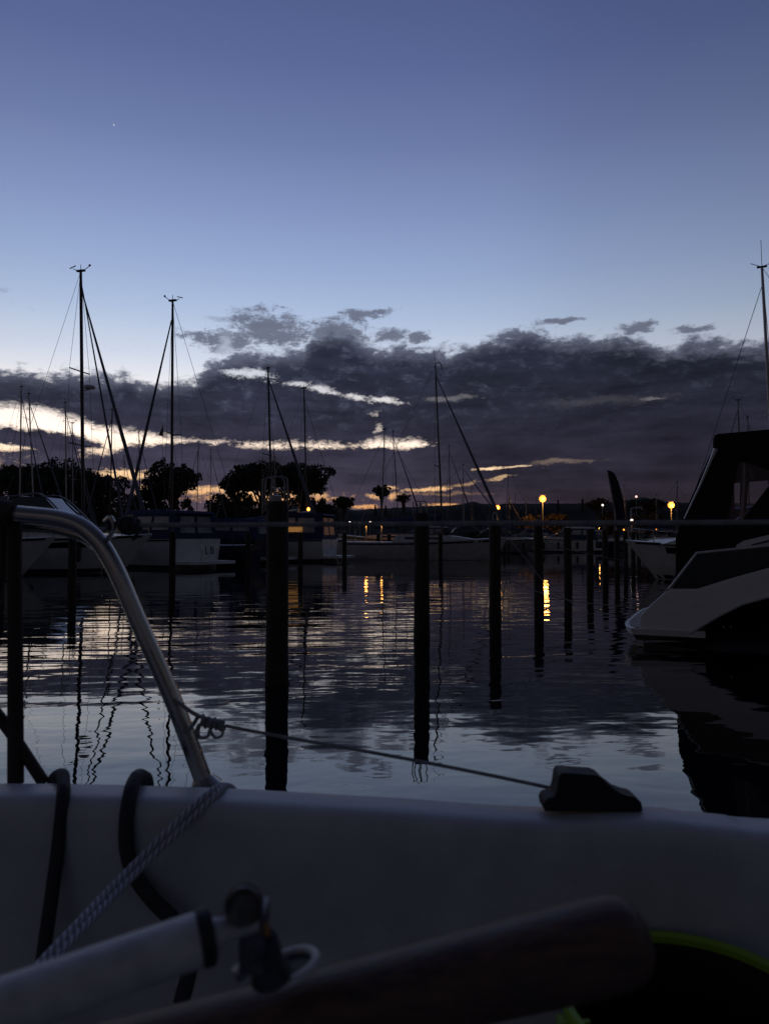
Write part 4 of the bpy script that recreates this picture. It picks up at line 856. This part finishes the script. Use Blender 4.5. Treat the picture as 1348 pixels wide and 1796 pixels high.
# fairlead
fp = [(955, 1424), (953, 1410), (958, 1402), (972, 1398), (977, 1385), (980, 1362), (985, 1356), (1044, 1360), (1054, 1364), (1066, 1376), (1086, 1391), (1100, 1396), (1114, 1399), (1125, 1408), (1127, 1424)]
dF = gd(.30)-.018
fa = [P(x, y, dF-.015) for x, y in fp]; fb_ = [P(x, y, dF-.015)+Vector((0, .034, 0)) for x, y in fp]
fo = MB().prism(fa, fb_).build('fairlead', M['plast'], OB, world=True, smooth=False)
md = fo.modifiers.new('b', 'BEVEL'); md.width = .002; md.segments = 3; md.limit_method = 'ANGLE'; md.angle_limit = R(25)
for x_, y_ in ((965, 1400.5), (1106, 1398)):
    q = P(x_, y_, dF+.002); MB().lathe([(.0045, -.002), (.0045, .001), (.002, .0025)], tuple(q), 10).build('screw', M['steel'], fo, world=True)
# tiller
ta = P(60, 1898, .44); tb = P(1092, 1650, .40)
ax = (tb-ta).normalized()
tl = [(ta-ax*.25, .0205), (ta, .021), (ta.lerp(tb, .4), .0212), (ta.lerp(tb, .8), .0225), (ta.lerp(tb, .95), .0232), (tb-ax*.004, .0228), (tb+ax*.004, .021), (tb+ax*.010, .0165), (tb+ax*.0135, .009), (tb+ax*.0145, .002)]
TL = MB().tube([p for p, r in tl], [r for p, r in tl], 28).build('tiller', M['tiller'], OB, world=True)
ea = P(-90, 1800, .33); eb = P(352, 1646, .37)
EX = MB().tube([ea-(eb-ea)*.3, ea, eb], .0125, 24).build('tiller_extension', M['tube'], TL, world=True)
ed = (eb-ea).normalized()
MB().tube([eb-ed*.001, eb+ed*.001, eb+ed*.005, eb+ed*.0065], [.0128, .0136, .0136, .010], 24).build('end_cap', M['rubber'], TL, world=True)
j0 = eb+ed*.028
MB().tube([eb+ed*.004, eb+ed*.012, j0], [.0085, .0058, .0058], 16).build('extension_rod', M['tube'], TL, world=True)
jc = P(440, 1610, .385)
q = MB().tube([P(428, 1588, .372), P(428, 1588, .396)], .0098, 20).tube([P(428, 1588, .3705)+Vector((math.cos(t)*.0078, 0, math.sin(t)*.0078)) for t in [2*math.pi*i/20 for i in range(21)]], .0016, 6).box(P(446, 1640, .386), (.0125, .018, .030)).tube([P(455, 1655, .386), P(470, 1690, .39), P(476, 1712, .392)], [.010, .0085, .011], 14)
q.build('swivel_joint', mat('dark worn steel', (.09, .09, .095), .38, .85, var=.35, scale=120, bump=.0004, bscale=300), TL, world=True)
MB().tube([P(465, 1622, .3765), P(470, 1640, .3765)], .0020, 8).build('swivel_pin', M['brass'], TL, world=True)
# oval base plate on the tiller
up = Vector((-ax.z, 0, ax.x)).normalized(); sd = ax.cross(up)
cc = ta.lerp(tb, .42); cpos = P(503, 1697, .405)
pl = [(cpos + ax*math.cos(t)*.0165 + sd*math.sin(t)*.015) for t in [2*math.pi*i/28 for i in range(28)]]
MB().prism([p-up*.001 for p in pl], [p-up*.0025 for p in pl]).build('base_plate', M['plast'], TL, world=True)
MB().tube([cpos + ax*math.cos(t)*.0165 + sd*math.sin(t)*.015 for t in [2*math.pi*i/28 for i in range(29)]], .0024, 8).build('plate_ring', M['tube'], TL, world=True)
MB().tube([P(425, 1712, .40), P(418, 1700, .398), P(430, 1694, .398)], .0035, 8).build('locking_clip', M['steel'], TL, world=True)

# lifeline and stern ropes
line([P(212, 921, 1.06), P(300, 921, 1.05), P(700, 919, 1.01), P(1348, 916, .95), P(1700, 914, .92)], .0036, 'grope', 'taut grey lifeline stretched straight across the photo from the stern rail', None, name='lifeline', n=10)
def knot(name, c, r, rr, m, label, turns=3, ax_=Vector((1, 0, 0)), grp=None, tails=()):
    mb = MB(); n = 46
    pts = [c + ax_*((i/n-.5)*r*2.2) + Vector((0, math.cos(turns*2*math.pi*i/n)*r*.62, math.sin(turns*2*math.pi*i/n)*r*.62)) for i in range(n+1)]
    mb.tube(pts, rr, 8)
    pts = [c + ax_*(math.cos(t)*r*1.1) + Vector((0, math.sin(2*t)*r*.5, math.sin(t)*r*.8)) for t in [2*math.pi*i/30 for i in range(31)]]
    mb.tube(pts, rr, 8)
    for t in tails: mb.tube(smooth_path(t, 6), rr*.85, 7)
    return tag(mb.build(name, M[m]), label, 'rope', grp)
knot('rope_lashing', P(226, 922, 1.055), .013, .0036, 'rope', 'tangled rope lashing where the lifeline meets the stern rail', 3, tails=[[P(205, 920, 1.06), P(196, 916, 1.06), P(190, 930, 1.062)], [P(236, 925, 1.05), P(240, 938, 1.05), P(232, 946, 1.05)]])
kc = P(374, 1269, 1.03)
ml_ = MB(); ml_.tube(smooth_path([P(396, 1273, 1.03), P(430, 1280, 1.025), P(500, 1293, 1.02), P(620, 1314, 1.01), P(739, 1336, 1.0), P(860, 1360, .99), P(960, 1381, .975), P(985, 1386, .965)], 5), .0025, 8)
ml_.tube(smooth_path([P(392, 1270, 1.03), P(345, 1254, 1.04), P(318, 1236, 1.05), P(302, 1228, 1.065), P(297, 1240, 1.08)], 6), .0030, 8)
ml_.tube(smooth_path([P(348, 1256, 1.04), P(338, 1272, 1.045), P(326, 1283, 1.055), P(314, 1276, 1.08)], 6), .0030, 8)
pts = [kc + Vector((((i/40)-.5)*.030 + random.uniform(-.0012, .0012), math.cos(4*2*math.pi*i/40)*.007, math.sin(4*2*math.pi*i/40+.25*math.sin(i*.9))*(.0075-.002*(i/40)) - (i/40-.5)*.007)) for i in range(41)]
ml_.tube(pts, .0026, 8)
ml_.tube([kc+Vector((-.017, 0, .002)), kc+Vector((.015, 0, -.002))], [.0055, .0065], 10)
ml_.tube(smooth_path([P(352, 1268, 1.025), P(348, 1285, 1.02), P(352, 1294, 1.02), P(364, 1292, 1.02), P(368, 1280, 1.02), P(371, 1286, 1.02), P(378, 1294, 1.02), P(389, 1290, 1.02), P(392, 1277, 1.02)], 6), .0020, 7)
ml_.tube(smooth_path([P(349, 1270, 1.03), P(343, 1284, 1.03), P(346, 1296, 1.03)], 5), .0020, 6)
tag(ml_.build('mooring_line', M['grope']), 'grey mooring line knotted to the stern rail and led to the black fairlead', 'rope')
gi = lambda px, py, off: gpt(px, py) + Vector((0, -off, 0))
# two dark ropes over the gunwale, one pale doubled rope
line([P(92, 1420, 1.11), P(94, 1372, 1.085), P(100, 1361, 1.07), P(110, 1359, 1.03), P(112, 1372, .995), P(111, 1400, .965), P(103, 1480, .952), P(90, 1580, .93), P(76, 1680, .91), P(66, 1760, .89), P(64, 1850, .87)], .0085, 'rope', 'dark thick rope hanging straight down over the gunwale at the left', 'dark ropes over the gunwale', n=14)
line([P(262, 1420, 1.11), P(258, 1372, 1.085), P(252, 1363, 1.07), P(243, 1361, 1.02), P(235, 1372, .985), P(228, 1396, .955), P(222, 1440, .942), P(223, 1490, .935), P(237, 1535, .93), P(270, 1580, .92), P(312, 1625, .905), P(332, 1690, .885), P(318, 1760, .86)], .0094, 'rope', 'dark thick rope curving over the gunwale and bending right', 'dark ropes over the gunwale', n=14)
wr = MB()
for k_, o2 in ((0, 0), (1, 1)):
    dx = 13*k_; dy = 5*k_
    wr.tube(smooth_path([P(415+dx*.2, 1400, 1.06), P(404+dx*.3, 1383, 1.03), P(388+dx*.5, 1378+dy*.2, 1.0), P(370+dx*.8, 1389+dy*.6, .962), P(330+dx, 1424+dy, .93), P(225+dx, 1527+dy, .86), P(110+dx, 1648+dy, .74), P(52+dx, 1710+dy, .69), P(-30+dx, 1800+dy, .62)], 10), [.0043]*81, 14)
tag(wr.build('doubled_rope', M['wrope']), 'pale braided rope, doubled, slanting down from the gunwale to the left', 'rope')
# bucket
bc = Vector((.298, .728, .575)); BK = empty('bucket', bc, 0, 'black bucket with lime green rim at the lower right', 'bucket')
n = 48
MB().lathe([(.088, 0), (.095, .012), (.119, .268), (.1205, .271), (.1165, .271), (.092, .02), (.01, .018)], n=n).build('body', M['rubber'], BK)
ring = MB(); pr = [(.119, .270), (.1265, .270), (.1280, .275), (.126, .2805), (.121, .2815), (.1175, .278), (.1175, .270)]
vs = []
for r_, z in pr:
    for j in range(n): a_ = 2*math.pi*j/n; vs.append((r_*math.cos(a_), r_*math.sin(a_), z))
ring.add(vs, [(i*n+j, i*n+(j+1) % n, ((i+1) % len(pr))*n+(j+1) % n, ((i+1) % len(pr))*n+j) for i in range(len(pr)) for j in range(n)]); ring.build('rim', M['lime'], BK)
hd = MB().box((-.1305, -.012, .235), (.008, .014, .07)).box((-.116, -.016, .268), (.022, .005, .006)); hd.build('handle_mount', M['lime'], BK, smooth=False)
MB().tube(smooth_path([(-.134, -.02, .25), (-.12, -.08, .262), (0, -.135, .268), (.12, -.08, .262), (.134, -.02, .25)], 6), .004, 8).build('handle', M['rubber'], BK)

S.render.resolution_x = 768; S.render.resolution_y = 1024
S.render.engine = 'CYCLES'
